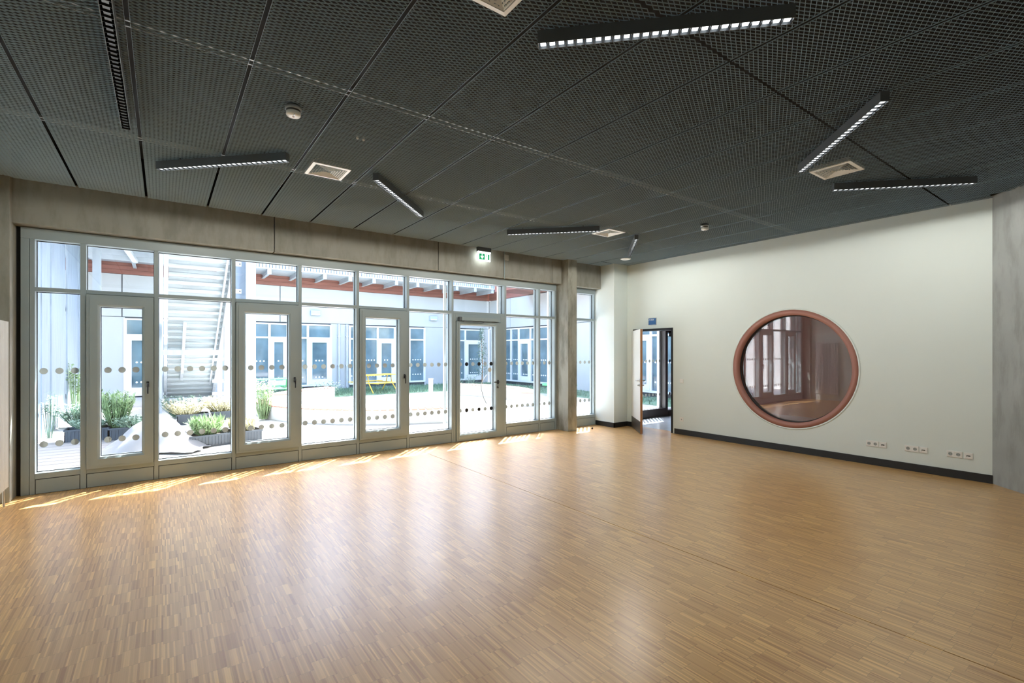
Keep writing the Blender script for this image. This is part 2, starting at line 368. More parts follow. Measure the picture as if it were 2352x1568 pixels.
# ------------------------------------------------------------------ expanded-metal ceiling
ce = thing('ceiling', 'suspended ceiling of anthracite expanded metal panels', kind='structure')
MB().box(XL - 0.2, 8.4, YB - 0.2, 7.7, ZT, ZT + 0.1).build('soffit', M_VOID, ce)
_pan = {}
def panel(x0, x1, y0, y1):
    """one expanded-metal panel: every strand a tilted flat bar; panels at the slanted wall are cut along it"""
    cut = x1 - y0 > 6.85
    key = (round(x1 - x0, 3), round(y1 - y0, 3)) + ((x0, y0) if cut else ())
    if key not in _pan:
        W, H = key[:2]; nx = max(2, round(W / 0.030)); ny = max(2, round(H / 0.015))
        dx, dy = W / nx, H / ny
        wv = Vector((0, -0.55, 0.835)) * 0.0058; tv = Vector((0, -0.835, -0.55)) * 0.0014
        vs = []; fs = []
        for i in range(nx):
            for j in range(ny):
                if cut and x0 + (i + 1) * dx - y0 - j * dy > 6.862: continue
                a, b = ((i * dx, j * dy), ((i + 1) * dx, (j + 1) * dy)) if (i + j) % 2 == 0 else ((i * dx, (j + 1) * dy), ((i + 1) * dx, j * dy))
                o = len(vs)
                for p in (a, b):
                    q = Vector((p[0], p[1], 0)); vs += [q, q + wv, q + wv + tv, q + tv]
                fs += [(o, o + 1, o + 5, o + 4), (o + 1, o + 2, o + 6, o + 5), (o + 2, o + 3, o + 7, o + 6), (o + 3, o, o + 4, o + 7)]
        for xx in (0, W):
            o = len(vs); e = 0.0012 if xx == 0 else -0.0012; h0 = max(0.0, x0 + xx - y0 - 6.86) if cut else 0.0
            if h0 >= H: continue
            vs += [(xx, h0, -0.002), (xx + e, h0, -0.002), (xx + e, h0, 0.003), (xx, h0, 0.003), (xx, H, -0.002), (xx + e, H, -0.002), (xx + e, H, 0.003), (xx, H, 0.003)]
            fs += [(o, o + 1, o + 5, o + 4), (o + 1, o + 2, o + 6, o + 5), (o + 2, o + 3, o + 7, o + 6), (o + 3, o, o + 4, o + 7)]
        if not fs: return None
        me = bpy.data.meshes.new('mesh_panel'); me.from_pydata([tuple(v) for v in vs], [], fs); me.materials.append(M_MESH); me.update()
        _pan[key] = me
    return link('mesh_panel', _pan[key], ce, (x0, y0, ZC))
XS = [-0.165 + 0.6262 * k for k in range(-2, 14)]
YS = [-1.99, -0.165, 1.69, 3.545, 5.40, 7.355]
for i in range(len(XS) - 1):
    a, b = XS[i] + 0.012, XS[i + 1] - 0.012
    for j in range(len(YS) - 1):
        c, d = YS[j] + (0.010 if j == 2 else 0.004), YS[j + 1] - (0.010 if j == 1 else 0.004)
        if a - d > 6.8: continue
        if b > 7.8 and j == len(YS) - 2:
            panel(a, b, c, 6.975); panel(a, 7.735, 7.005, d); continue
        panel(a, b, c, d)
for j in range(1, len(YS) - 1):
    panel(XS[-1] + 0.012, 8.160, max(YS[j] + 0.008, 1.30), min(YS[j + 1] - (0.010 if j == 1 else 0.004), 6.975))
for yy in (3.545, 5.40):
    for s_ in (-0.03, 0.03):
        MB().box(XL + 0.02, 8.16, yy + s_ - 0.006, yy + s_ + 0.006, ZC + 0.014, ZC + 0.034).build('carrier_rail', M_RAIL, ce)

# ------------------------------------------------------------------ long glazing
BAYS = [(-1.17, -0.789), (-0.735, -0.093), (-0.049, 0.755), (0.80, 1.603), (1.646, 2.453), (2.494, 3.295), (3.337, 4.141), (4.178, 5.285), (5.329, 6.124), (6.17, 6.553)]
Z0, ZTR0, ZTR1, ZG1, ZF = 0.233, 2.291, 2.337, 2.875, 3.0
YG = 7.64
win = thing('window_1', 'long grey framed courtyard glazing of ten bays', kind='structure')
MB().box(-1.335, -1.28, 7.58, 7.66, 0, 3.02).build('joint_seal', M_GASK, win)
dot_me = MB().lathe([(0.0, -0.0008), (0.036, -0.0008), (0.036, 0.0008), (0.0, 0.0008)], 24, Matrix.Rotation(R(90), 4, 'X'), False).mesh('dot', M_DOT)
dotk_me = MB().lathe([(0.0, -0.0008), (0.036, -0.0008), (0.036, 0.0008), (0.0, 0.0008)], 24, Matrix.Rotation(R(90), 4, 'X'), False).mesh('dot', M_BLACK)
def pane(x0, x1, z0, z1, parent, y=YG, dots=False, black=False, name='pane', z1d=1.385, z2d=0.543):
    p = MB().box(x0, x1, y - 0.004, y + 0.004, z0, z1).build(name, M_GLASS, parent)
    if dots:
        n = max(1, int(round((x1 - x0) / 0.134 - 0.05)))
        st = 0.1335
        xs = [(x0 + x1) / 2 + (k - (n - 1) / 2) * st for k in range(n)]
        for z in (z1d, z2d):
            for k, x in enumerate(xs):
                link('dot', dotk_me if (black and k % 2 == 1) else dot_me, p, (x, y - 0.0055, z))
    return p
def gasket(x0, x1, z0, z1, parent, y=YG, t=0.006):
    g = MB(); ya, yb = y - 0.009, y + 0.009
    g.box(x0, x0 + t, ya, yb, z0, z1).box(x1 - t, x1, ya, yb, z0, z1).box(x0 + t, x1 - t, ya, yb, z0, z0 + t).box(x0 + t, x1 - t, ya, yb, z1 - t, z1)
    return g.build('gasket', M_GASK, parent)
YO = 7.70
MB().box(-1.285, -1.217, YW, YO, 0, 2.874).build('frame_post', M_FRAME, win, 0.003)
MB().box(-1.214, -1.17, YW + 0.004, YO, 0, 2.875).build('frame_post', M_FRAME, win, 0.003)
MB().box(6.553, 6.60, YW, YO, 0, 2.875).build('frame_post', M_FRAME, win, 0.003)
MB().box(-1.285, 6.60, YW, YO, ZG1, 2.998).build('head_frame', M_FRAME, win, 0.003)
for i in range(len(BAYS) - 1):
    a, b = BAYS[i][1], BAYS[i + 1][0]
    MB().box(a, b, YW, YO, 0, ZG1).build('mullion', M_FRAME, win, 0.003)
for i, (a, b) in enumerate(BAYS):
    MB().box(a, b, YW + 0.001, YO, ZTR0, ZTR1).build('transom', M_FRAME, win, 0.003)
    gasket(a, b, ZTR1, ZG1, win); pane(a, b, ZTR1, ZG1, win)
    if i != 7:
        MB().box(a, b, YW + 0.001, YO, 0.170, Z0 if i not in (1, 3, 5) else 0.222).build('sill_rail', M_FRAME, win, 0.003)
        MB().box(a + 0.006, b - 0.006, YW + 0.004, YO, 0.004, 0.163).build('base_panel', M_FRAME, win, 0.002)
        MB().box(a, b, YW + 0.012, YO, 0.0, 0.170).build('panel_backing', M_GASK, win)
    if i not in (1, 3, 5, 7):
        gasket(a, b, Z0, ZTR0, win); pane(a, b, Z0, ZTR0, win, dots=True)
for x in (4.17, 5.36, 6.66, 7.93):
    MB().box(x - 0.022, x + 0.022, 7.83, 7.87, 0.05, 3.1).build('guide_rail', M_WFRAME, win)
MB().box(XL, 7.9, 7.62, 7.74, 3.0, 4.6).build('outer_fascia', M_PANEL, win)

def frame4(x0, x1, z0, z1, g0, g1, h0, h1, ya, yb):
    """sash frame as a sloped picture-frame profile with mitred corners: outer edge at ya+, inner lip nearer the glass"""
    g = MB(); yc = ya + 0.018
    o = [(x0, z0), (x1, z0), (x1, z1), (x0, z1)]; m = [(x0 + 0.03, z0 + 0.03), (x1 - 0.03, z0 + 0.03), (x1 - 0.03, z1 - 0.03), (x0 + 0.03, z1 - 0.03)]
    q = [(g0, h0), (g1, h0), (g1, h1), (g0, h1)]; mi = [(g0 - 0.022, h0 - 0.022), (g1 + 0.022, h0 - 0.022), (g1 + 0.022, h1 + 0.022), (g0 - 0.022, h1 + 0.022)]
    loops = [[(a, yb, c) for a, c in o], [(a, ya + 0.008, c) for a, c in o], [(a, ya + 0.008, c) for a, c in m], [(a, ya, c) for a, c in m], [(a, ya, c) for a, c in mi], [(a, yc, c) for a, c in q], [(a, yb, c) for a, c in q]]
    vs = [p for lp in loops for p in lp]
    fs = [(i * 4 + k, i * 4 + (k + 1) % 4, ((i + 1) % 7) * 4 + (k + 1) % 4, ((i + 1) % 7) * 4 + k) for i in range(7) for k in range(4)]
    return g.add(vs, fs)
def win_handle(parent, x, z, y):
    h = MB(); h.box(x - 0.013, x + 0.013, y - 0.012, y, z - 0.035, z + 0.035)
    h.tube([(x, y - 0.01, z + 0.012), (x, y - 0.042, z + 0.014), (x, y - 0.05, z + 0.008), (x, y - 0.05, z - 0.03), (x, y - 0.05, z - 0.115)], [0.010, 0.010, 0.011, 0.010, 0.009], 10)
    return h.build('handle', M_BLACK, parent)
for n, i, (g0, g1) in ((2, 1, (-0.609, -0.21)), (3, 3, (0.914, 1.469)), (4, 5, (2.591, 3.151))):
    a, b = BAYS[i]
    nm = {2: 'casement nearest the fence of boards', 3: 'casement in front of the green table', 4: 'casement in front of the yellow table'}[n]
    s_ = thing('window_%d' % n, 'grey framed floor length ' + nm, kind='structure')
    frame4(a + 0.004, b - 0.004, 0.224, 2.284, g0, g1, 0.355, 2.145, 7.488, 7.66).build('sash', M_FRAME, s_)
    MB().box(a, a + 0.03, 7.661, 7.69, 0.222, 2.29).box(b - 0.03, b, 7.661, 7.69, 0.222, 2.29).box(a + 0.03, b - 0.03, 7.661, 7.69, 0.222, 0.26).box(a + 0.03, b - 0.03, 7.661, 7.69, 2.25, 2.29).build('stop_seal', M_GASK, s_)
    gasket(g0, g1, 0.355, 2.145, s_, 7.60)
    pane(g0, g1, 0.355, 2.145, s_, 7.60, dots=True)
    win_handle(s_, b - 0.062, 1.205, 7.488)
# glazed exit door
d1 = thing('door_1', 'grey glazed door to the courtyard with black lever handle', kind='structure')
MB().box(4.178, 4.222, YW - 0.002, YO, 0, ZTR0).build('frame_post', M_FRAME, d1, 0.003)
MB().box(5.20, 5.285, YW - 0.002, YO, 0, ZTR0).build('frame_post', M_FRAME, d1, 0.003)
MB().box(4.222, 5.20, YW - 0.002, YO, 2.165, ZTR0).build('frame_head', M_FRAME, d1, 0.003)
MB().box(4.222, 5.20, 7.54, 7.72, 0.0, 0.012).build('threshold', M_STEEL, d1)
MB().box(4.222, 4.25, 7.661, 7.69, 0.012, 2.165).box(5.172, 5.20, 7.661, 7.69, 0.012, 2.165).box(4.25, 5.172, 7.661, 7.69, 2.13, 2.165).build('stop_seal', M_GASK, d1)
frame4(4.228, 5.196, 0.016, 2.160, 4.305, 5.067, 0.135, 2.09, 7.492, 7.66).build('leaf_frame', M_FRAME, d1)
gasket(4.305, 5.067, 0.135, 2.09, d1, 7.60)
pane(4.305, 5.067, 0.135, 2.09, d1, 7.60, dots=True, black=True)
lv = MB(); lv.box(5.085, 5.121, 7.480, 7.492, 1.01, 1.08); lv.tube([(5.103, 7.485, 1.045), (5.103, 7.445, 1.045), (5.09, 7.432, 1.045), (4.985, 7.432, 1.045)], 0.010, 10)
lv.build('lever_handle', M_BLACK, d1)
cl = MB(); cl.lathe([(0, -0.006), (0.020, -0.006), (0.020, 0.006), (0, 0.006)], 16, Matrix.Translation((5.103, 7.486, 0.945)) @ Matrix.Rotation(R(90), 4, 'X'))
cl.build('lock_rosette', M_BLACK, d1)
MB().lathe([(0, -0.003), (0.009, -0.003), (0.009, 0.003), (0, 0.003)], 12, Matrix.Translation((5.108, 7.478, 0.950)) @ Matrix.Rotation(R(90), 4, 'X')).build('lock_cylinder', M_STEEL, d1)
MB().box(4.31, 5.12, 7.455, 7.522, 2.17, 2.232).build('closer_body', M_FRAME, d1, 0.004)
MB().box(4.262, 4.31, 7.46, 7.522, 2.165, 2.235).build('closer_end', M_LAMP, d1, 0.003)
MB().bar((4.33, 7.44, 2.158), (4.78, 7.47, 2.150), 0.018, 0.012).build('closer_arm', M_LAMP, d1)
MB().tube([(4.99, 7.70, 1.17), (4.95, 7.74, 1.09), (4.90, 7.76, 0.99), (4.90, 7.76, 0.90), (4.94, 7.74, 0.74), (4.985, 7.70, 0.62)], 0.012, 10).build('pull_handle', M_STEEL, d1)
MB().lathe([(0, -0.001), (0.042, -0.001), (0.042, 0.001), (0, 0.001)], 24, Matrix.Translation((5.0, 7.612, 1.27)) @ Matrix.Rotation(R(90), 4, 'X'), False).build('door_sticker', M_WHITE, d1)
# narrow bay right of the column
w5 = thing('window_5', 'narrow grey framed glazing between column and wall pier', kind='structure')
MB().box(6.862, 6.90, YW, YO, 0, 2.985).build('frame_post', M_FRAME, w5, 0.003)
MB().box(7.735, 7.758, YW + 0.03, YO, 0, 2.985).build('frame_post', M_FRAME, w5, 0.003)
MB().box(6.90, 7.735, YW, YO, ZG1, 2.98).build('head_frame', M_FRAME, w5, 0.003)
MB().box(6.90, 7.735, YW, YO, ZTR0, ZTR1).build('transom', M_FRAME, w5, 0.003)
MB().box(6.90, 7.735, YW, YO, 0.17, Z0).build('sill_rail', M_FRAME, w5, 0.003)
MB().box(6.90, 7.735, YW + 0.004, YO, 0.004, 0.165).build('base_panel', M_FRAME, w5, 0.003)
gasket(6.90, 7.735, Z0, ZTR0, w5); pane(6.90, 7.735, Z0, ZTR0, w5, dots=True)
gasket(6.90, 7.735, ZTR1, ZG1, w5); pane(6.90, 7.735, ZTR1, ZG1, w5)

# ------------------------------------------------------------------ inner door, corridor, round window
d2 = thing('door_2', 'open white interior door leaf with oak edge in black frame', kind='structure')
fr = MB().box(8.165, 8.372, 5.84, 5.875, 0, 2.09).box(8.165, 8.372, 6.795, 6.83, 0, 2.09).box(8.165, 8.372, 5.875, 6.795, 2.045, 2.09)
fr.build('door_frame', M_BLACK, d2)
leaf = thing('leaf', loc=(8.15, 6.80, 0), rz=math.atan2(-0.76, -0.63)); leaf.parent = d2
# leaf local frame: +x along the leaf from the hinge, room face at +y... (rotated)
MB().box(0.0, 0.925, -0.042, -0.002, 0.012, 2.055).build('leaf_core', M_OAK, leaf, 0.002, label='oak core and edge')
MB().box(0.003, 0.920, -0.0455, -0.042, 0.25, 2.053).build('face_sheet', M_DOORL, leaf)
MB().box(0.003, 0.920, -0.002, 0.0015, 0.25, 2.053).build('face_sheet', M_DOORL, leaf)
MB().box(0.003, 0.920, -0.046, -0.042, 0.014, 0.25).build('kick_plate', M_KICK, leaf)
MB().box(0.003, 0.920, -0.002, 0.0015, 0.014, 0.25).build('kick_plate', M_KICK, leaf)
for sgn, yf in ((-1, -0.0455), (1, 0.0015)):
    h = MB(); h.lathe([(0, 0), (0.025, 0), (0.025, 0.008), (0, 0.008)], 20, Matrix.Translation((0.865, yf, 1.045)) @ Matrix.Rotation(R(90 if sgn < 0 else -90), 4, 'X'))
    h.tube([(0.865, yf, 1.045), (0.865, yf + sgn * 0.045, 1.045), (0.85, yf + sgn * 0.055, 1.045), (0.745, yf + sgn * 0.055, 1.045)], 0.010, 10)
    h.lathe([(0, 0), (0.025, 0), (0.025, 0.008), (0, 0.008)], 20, Matrix.Translation((0.865, yf, 0.955)) @ Matrix.Rotation(R(90 if sgn < 0 else -90), 4, 'X'))
    h.tube([(0.865, yf, 0.955), (0.865, yf + sgn * 0.04, 0.955)], 0.014, 10)
    h.build('lever_handle', M_STEEL, leaf)

co = thing('floor_2', 'blue grey linoleum floor of the corridor', kind='structure')
MB().box(8.36, 12.85, 0.5, 7.66, -0.05, 0.0).build('linoleum', M_COFLOOR, co)
S('wall_far', MB().box(12.85, 13.0, 0.3, 7.7, -0.1, 3.3), M_COPLAST)
S('wall_corridor', MB().box(8.36, 13.0, 0.3, 0.5, -0.1, 3.3), M_COPLAST)
S('ceiling_2', MB().box(8.36, 13.0, 0.3, 7.7, 2.95, 3.3), M_VOID)
tag(MB().box(10.3, 12.3, 6.2, 7.45, 0.0, 0.012).build('door_mat', M_MAT), 'black entrance mat on the corridor floor behind the open door', 'mat')
w7 = thing('window_7', 'umber framed corridor glazing seen through the open door', kind='structure')
for a, b in ((8.37, 8.45), (10.24, 10.34), (11.45, 11.55), (12.75, 12.84)):
    MB().box(a, b, YW, YO, 0, 2.95).build('mullion', M_DARKF, w7, 0.003)
for a, b, z in ((8.45, 10.24, 0.20), (11.55, 12.75, 0.20)):
    MB().box(a, b, YW, YO, 0, z).build('base_panel', M_DARKF, w7, 0.003)
    MB().box(a, b, YW + 0.02, YO, 2.80, 2.95).build('head_frame', M_DARKF, w7, 0.003)
    pane(a, b, z, 2.80, w7, dots=True)
MB().box(10.34, 11.45, YW - 0.01, YO, 0, 0.14).build('kick_rail', M_DARKF, w7, 0.003)
MB().box(10.34, 11.45, YW - 0.01, YO, 2.10, 2.95).build('door_head', M_DARKF, w7, 0.003)
MB().box(10.36, 10.85, 7.44, 7.52, 2.0, 2.10).build('door_closer', M_BLACK, w7, 0.004)
pane(10.34, 11.45, 0.14, 2.10, w7, dots=True, black=True)
for x0 in (10.235,):
    MB().box(x0 - 0.06, x0, YG + 0.03, YG + 0.10, 0.1, 2.95).build('guide_rail', M_WFRAME, w7)

rw = thing('window_6', 'large round porthole window with terracotta ring', kind='structure')
RM = Matrix.Translation((8.18, 3.645, 1.335)) @ Matrix.Rotation(R(-90), 4, 'Y')   # local +z points into the hall (-X)
MB().lathe([(0.951, -0.17), (0.951, 0.004), (0.866, 0.004), (0.866, -0.17), (0.951, -0.17)], 96, RM).build('ring', M_RED, rw)
MB().lathe([(0.975, -0.001), (0.975, 0.005), (0.951, 0.005), (0.951, -0.001)], 96, RM).build('plaster_bead', M_WALL, rw)
MB().lathe([(0.866, -0.165), (0.866, -0.075), (0.850, -0.075), (0.850, -0.165), (0.866, -0.165)], 96, RM).build('rebate', M_GASK, rw)
MB().disc(0.855, -0.085, 96, RM).build('round_pane', M_RGLASS, rw)
MB().disc(0.855, -0.125, 96, RM).build('round_pane', M_RGLASS, rw)

# ------------------------------------------------------------------ fittings on the walls
sg = thing('door_sign', 'small square blue room number sign above the open door', 'sign', (8.18, 6.33, 2.237))
MB().box(-0.012, 0.0, -0.10, 0.10, -0.072, 0.072).build('sign_plate', M_STEEL, sg, 0.002)
MB().box(-0.014, -0.012, -0.092, 0.092, -0.065, 0.065).build('sign_face', M_BLUE, sg)
tx = bpy.data.curves.new('sign_number', 'FONT'); tx.body = 'A 0020'; tx.size = 0.043; tx.extrude = 0.0004
tmp = bpy.data.objects.new('sign_number_curve', tx); C.objects.link(tmp); bpy.context.view_layer.update()
tme = bpy.data.meshes.new_from_object(tmp.evaluated_get(bpy.context.evaluated_depsgraph_get())); bpy.data.objects.remove(tmp)
tme.materials.clear(); tme.materials.append(M_TEXT)
to = bpy.data.objects.new('sign_number', tme); C.objects.link(to); to.parent = sg; to['kind'] = 'stuff'
to.location = (-0.0146, 0.084, 0.022); to.rotation_euler = (R(90), 0, R(-90))

def wall_plate(name, label, cat, y, z, w_, h_, kind, group=None):
    t = thing(name, label, cat, (8.18, y, z), 0, group)
    if kind == 'double':
        MB().box(-0.010, 0, -w_ / 2, w_ / 2, -h_ / 2, h_ / 2).build('cover_plate', M_WHITE, t, 0.002)
        for s_ in (-1, 1):
            c = Matrix.Translation((-0.010, s_ * w_ / 4, 0)) @ Matrix.Rotation(R(-90), 4, 'Y')
            so_ = MB().box(-0.0125, -0.010, s_ * w_ / 4 - 0.032, s_ * w_ / 4 + 0.032, -0.034, 0.034).build('socket_insert', M_WHITE, t)
            MB().lathe([(0.0, 0.003), (0.019, 0.003), (0.021, 0.004), (0.021, 0.0026), (0.0, 0.0026)], 24, c).build('socket_well', M_SOCK, so_)
            for q in (-0.0095, 0.0095):
                MB().box(-0.0142, -0.0130, s_ * w_ / 4 + q - 0.0028, s_ * w_ / 4 + q + 0.0028, -0.0028, 0.0028).build('pin_hole', M_BLACK, so_)
    else:
        MB().box(-0.010, 0, -w_ / 2, w_ / 2, -h_ / 2, h_ / 2).build('cover_plate', M_WHITE, t, 0.002)
        if kind == 'switch':
            MB().box(-0.016, -0.010, -w_ / 2 + 0.010, w_ / 2 - 0.010, -h_ / 2 + 0.010, h_ / 2 - 0.010).build('rocker', M_WHITE, t, 0.002)
        elif kind == 'data':
            MB().box(-0.0135, -0.010, -w_ / 2 + 0.009, w_ / 2 - 0.009, -h_ / 2 + 0.009, h_ / 2 - 0.009).build('data_insert', M_WHITE, t, 0.001)
            MB().box(-0.0145, -0.0130, -0.019, 0.019, -0.006, 0.006).build('port', M_BLACK, t)
            MB().box(-0.0145, -0.0130, 0.014, 0.019, -0.016, -0.006).build('port_label', M_SOCK, t)
        else:
            MB().lathe([(0.0, 0.0135), (0.010, 0.0135), (0.012, 0.010), (0.012, 0.0)], 20, Matrix.Rotation(R(-90), 4, 'Y')).build('aerial_port', M_SOCK, t)
    return t
ends = (('farthest from the grey corner', 2.528, 2.402), ('in the middle of the row', 2.083, 1.958), ('next to the grey corner', 1.650, 1.517))
for nm, yd, ys in ends:
    wall_plate('power_socket', 'white double power socket low on the cream wall, ' + nm, 'socket', yd, 0.302, 0.150, 0.080, 'double', 'double sockets along the baseboard')
    wall_plate('data_socket', 'white data outlet with black port beside the double socket ' + nm, 'data outlet', ys, 0.302, 0.083, 0.080, 'data', 'data outlets along the baseboard')
wall_plate('light_switch', 'white light switch right of the open door', 'switch', 5.64, 1.04, 0.08, 0.08, 'switch')
wall_plate('aerial_socket', 'white single outlet low beside the door frame', 'socket', 5.64, 0.295, 0.08, 0.08, 'aerial')

ex = thing('exit_sign', 'lit green emergency exit sign under the ceiling by the beam', 'exit sign', (4.68, 7.29, 3.33))
MB().box(-0.155, 0.125, -0.03, 0.03, 0.075, 0.148).build('housing', M_LAMP, ex, 0.003)
MB().box(-0.145, 0.125, -0.012, 0.012, 0.060, 0.075).build('light_bar', M_GLOW, ex)
MB().box(-0.140, 0.122, -0.004, 0.004, -0.092, 0.060).build('acrylic_plate', M_GLOW, ex)
def flat(name, pts, m, y=-0.0062):
    return MB().poly([(x, y, z) for x, z in pts], (0, 0.0022, 0)).build(name, m, ex)
flat('green_field', [(-0.118, -0.068), (0.004, -0.068), (0.004, 0.040), (-0.118, 0.040)], M_GREEN)
M_SIGNW = mat('lit_white_pictogram', (0.95, 1.0, 1.0), 0.4, emit=0.15)
flat('arrow', [(-0.066, 0.030), (-0.048, 0.030), (-0.048, -0.018), (-0.028, 0.006), (-0.022, -0.014), (-0.057, -0.056), (-0.092, -0.014), (-0.086, 0.006), (-0.066, -0.018)], M_SIGNW, -0.0085)
flat('door_symbol', [(0.062, -0.068), (0.100, -0.068), (0.100, 0.040), (0.062, 0.040)], M_GREEN)
rm = MB()
def lim(p, q, w_): rm.bar((p[0], -0.006, p[1]), (q[0], -0.006, q[1]), w_, 0.003, (0, 1, 0))
rm.lathe([(0, -0.0015), (0.008, -0.0015), (0.008, 0.0015), (0, 0.0015)], 14, Matrix.Translation((0.028, -0.006, 0.030)) @ Matrix.Rotation(R(90), 4, 'X'))
lim((0.026, 0.022), (0.036, -0.010), 0.014); lim((0.036, -0.008), (0.022, -0.030), 0.008); lim((0.022, -0.030), (0.010, -0.050), 0.007)
lim((0.036, -0.008), (0.050, -0.028), 0.008); lim((0.050, -0.028), (0.048, -0.056), 0.007); lim((0.026, 0.016), (0.010, 0.002), 0.006); lim((0.030, 0.014), (0.046, 0.004), 0.006)
rm.build('running_figure', M_GREEN, ex)

cb = thing('junction_box', 'small grey box with raised lid high on the concrete beam', 'junction box', (5.21, 7.38, 3.375))
MB().box(-0.045, 0.045, -0.035, 0.0, -0.052, 0.055).build('box_body', M_BOX, cb, 0.004)
MB().box(-0.040, 0.040, -0.041, -0.035, -0.030, 0.050).build('box_lid', M_BOX, cb, 0.003)
cdt = thing('cable_conduit', 'thin grey conduit running down the concrete beam joint', 'conduit', (5.173, 7.37, 3.0))
MB().tube([(0, 0, 0.475), (0, 0, 0.0), (0, 0.01, -0.03)], 0.009, 10).build('pipe', M_FRAME, cdt)
MB().box(-0.013, 0.013, -0.013, 0.01, 0.36, 0.375).build('clip', M_STEEL, cdt)

rad = thing('radiator', 'tall white tubular radiator at the left edge', 'radiator', (-1.36, 6.47, 0))
for k in range(15):
    y = 0.045 * k + 0.02
    MB().tube([(0.045, y, 0.20), (0.045, y, 1.92)], 0.0125, 10).tube([(-0.03, y, 0.20), (-0.03, y, 1.92)], 0.0125, 8).build('tube', M_RAD, rad)
MB().tube([(0.02, -0.01, 0.22), (0.02, 0.69, 0.22)], 0.022, 12).build('header', M_RAD, rad)
MB().tube([(0.02, -0.01, 1.90), (0.02, 0.69, 1.90)], 0.022, 12).build('header', M_RAD, rad)
for y in (0.05, 0.60):
    for z in (0.3, 1.76): MB().box(-0.088, -0.03, y, y + 0.03, z, z + 0.06).build('bracket', M_RAD, rad)
MB().tube([(0.02, 0.66, 0.22), (0.02, 0.66, 0.03), (0.02, 0.66, 0.0)], 0.010, 8).build('feed_pipe', M_STEEL, rad)

st = thing('door_stop', 'small black rubber door stop on the floor by the pier', 'door stop', (7.25, 7.14, 0))
MB().lathe([(0, 0.0), (0.018, 0.0), (0.020, 0.004), (0.017, 0.03), (0.010, 0.035), (0, 0.035)], 20).build('rubber_body', M_BLACK, st)

# ------------------------------------------------------------------ ceiling fittings
def lamp_meshes(n, lit=True):
    p = 1.37 / 26; Lh = n * p / 2
    body = MB().box(-Lh, Lh, -0.030, -0.0265, -0.075, 0).box(-Lh, Lh, 0.0265, 0.030, -0.075, 0).box(-Lh, Lh, -0.0265, 0.0265, -0.010, 0).box(-Lh - 0.004, -Lh, -0.030, 0.030, -0.075, 0).box(Lh, Lh + 0.004, -0.030, 0.030, -0.075, 0)
    body.box(-0.02, 0.02, -0.012, 0.012, 0, 0.004)
    lou = MB()
    for k in range(n + 1): lou.box(-Lh + k * p - 0.0016, -Lh + k * p + 0.0016, -0.0265, 0.0265, -0.075, -0.045)
    lou.box(-Lh, Lh, -0.0265, 0.0265, -0.046, -0.044)
    h = 0.015
    led = MB().poly([(-h, -h, -0.067), (h, -h, -0.067), (h, h, -0.067), (-h, h, -0.067)], (0, 0, 0.012))
    return body, lou, led
LPT = bpy.data.lights.new('light_point', 'SPOT'); LPT.energy = LAMP_W; LPT.color = (1.0, 0.97, 0.89)
LPT.spot_size = R(180); LPT.spot_blend = 0.09; LPT.shadow_soft_size = 0.0
def make_lamp(n, lit, label):
    t = thing('linear_ceiling_lamp', label, 'ceiling lamp', (0, 0, 0), 0, 'linear lamps under the mesh ceiling')
    b, l_, d = lamp_meshes(n)
    b.build('housing', M_LAMP, t); l_.build('louvre', M_LAMPIN, t); dm = d.mesh('diode', M_LED if lit else M_LEDOFF)
    for k in range(n): link('diode', dm, t, (-n * 1.37 / 52 + (k + 0.5) * 1.37 / 26, 0, 0))
    for x in (-0.45, 0.45): MB().tube([(x, 0, 0), (x, 0, 0.03)], 0.006, 8).build('hanger', M_LAMP, t)
    for x in (-0.5, -0.17, 0.17, 0.5) if lit else ():
        o = bpy.data.objects.new('light_point', LPT); C.objects.link(o); o.parent = t; o.location = (x, 0, -0.078)
    return t
ZL = 3.455
L1 = make_lamp(26, True, 'largest lit linear lamp, crossing the top of the picture right of the square vent')
L1.location = (2.253, 1.689, ZL); L1.rotation_euler = (0, 0, R(-45))
dup(L1, (4.629, 1.692, ZL), R(45), 'lit linear lamp with pale side, pointing at the vent above the round window wall')
dup(L1, (6.46, 1.724, ZL), R(-45), 'lit linear lamp nearest the slanted grey corner wall')
dup(L1, (0.45, 5.34, ZL), R(-45), 'lit linear lamp left of the vent, nearest the smoke detector over the glazing')
dup(L1, (2.266, 5.342, ZL), R(45), 'lit linear lamp just right of the vent above the casements')
dup(L1, (4.713, 5.46, ZL), R(-45), 'lit linear lamp beside the diamond shaped vent, above the exit sign')
dup(L1, (6.532, 5.473, ZL), R(45), 'short looking linear lamp next to the white ceiling speaker')
L8 = make_lamp(52, False, 'long unlit linear lamp running towards the glazing at upper left')
L8.location = (-0.24, 3.545, ZL); L8.rotation_euler = (0, 0, R(90))

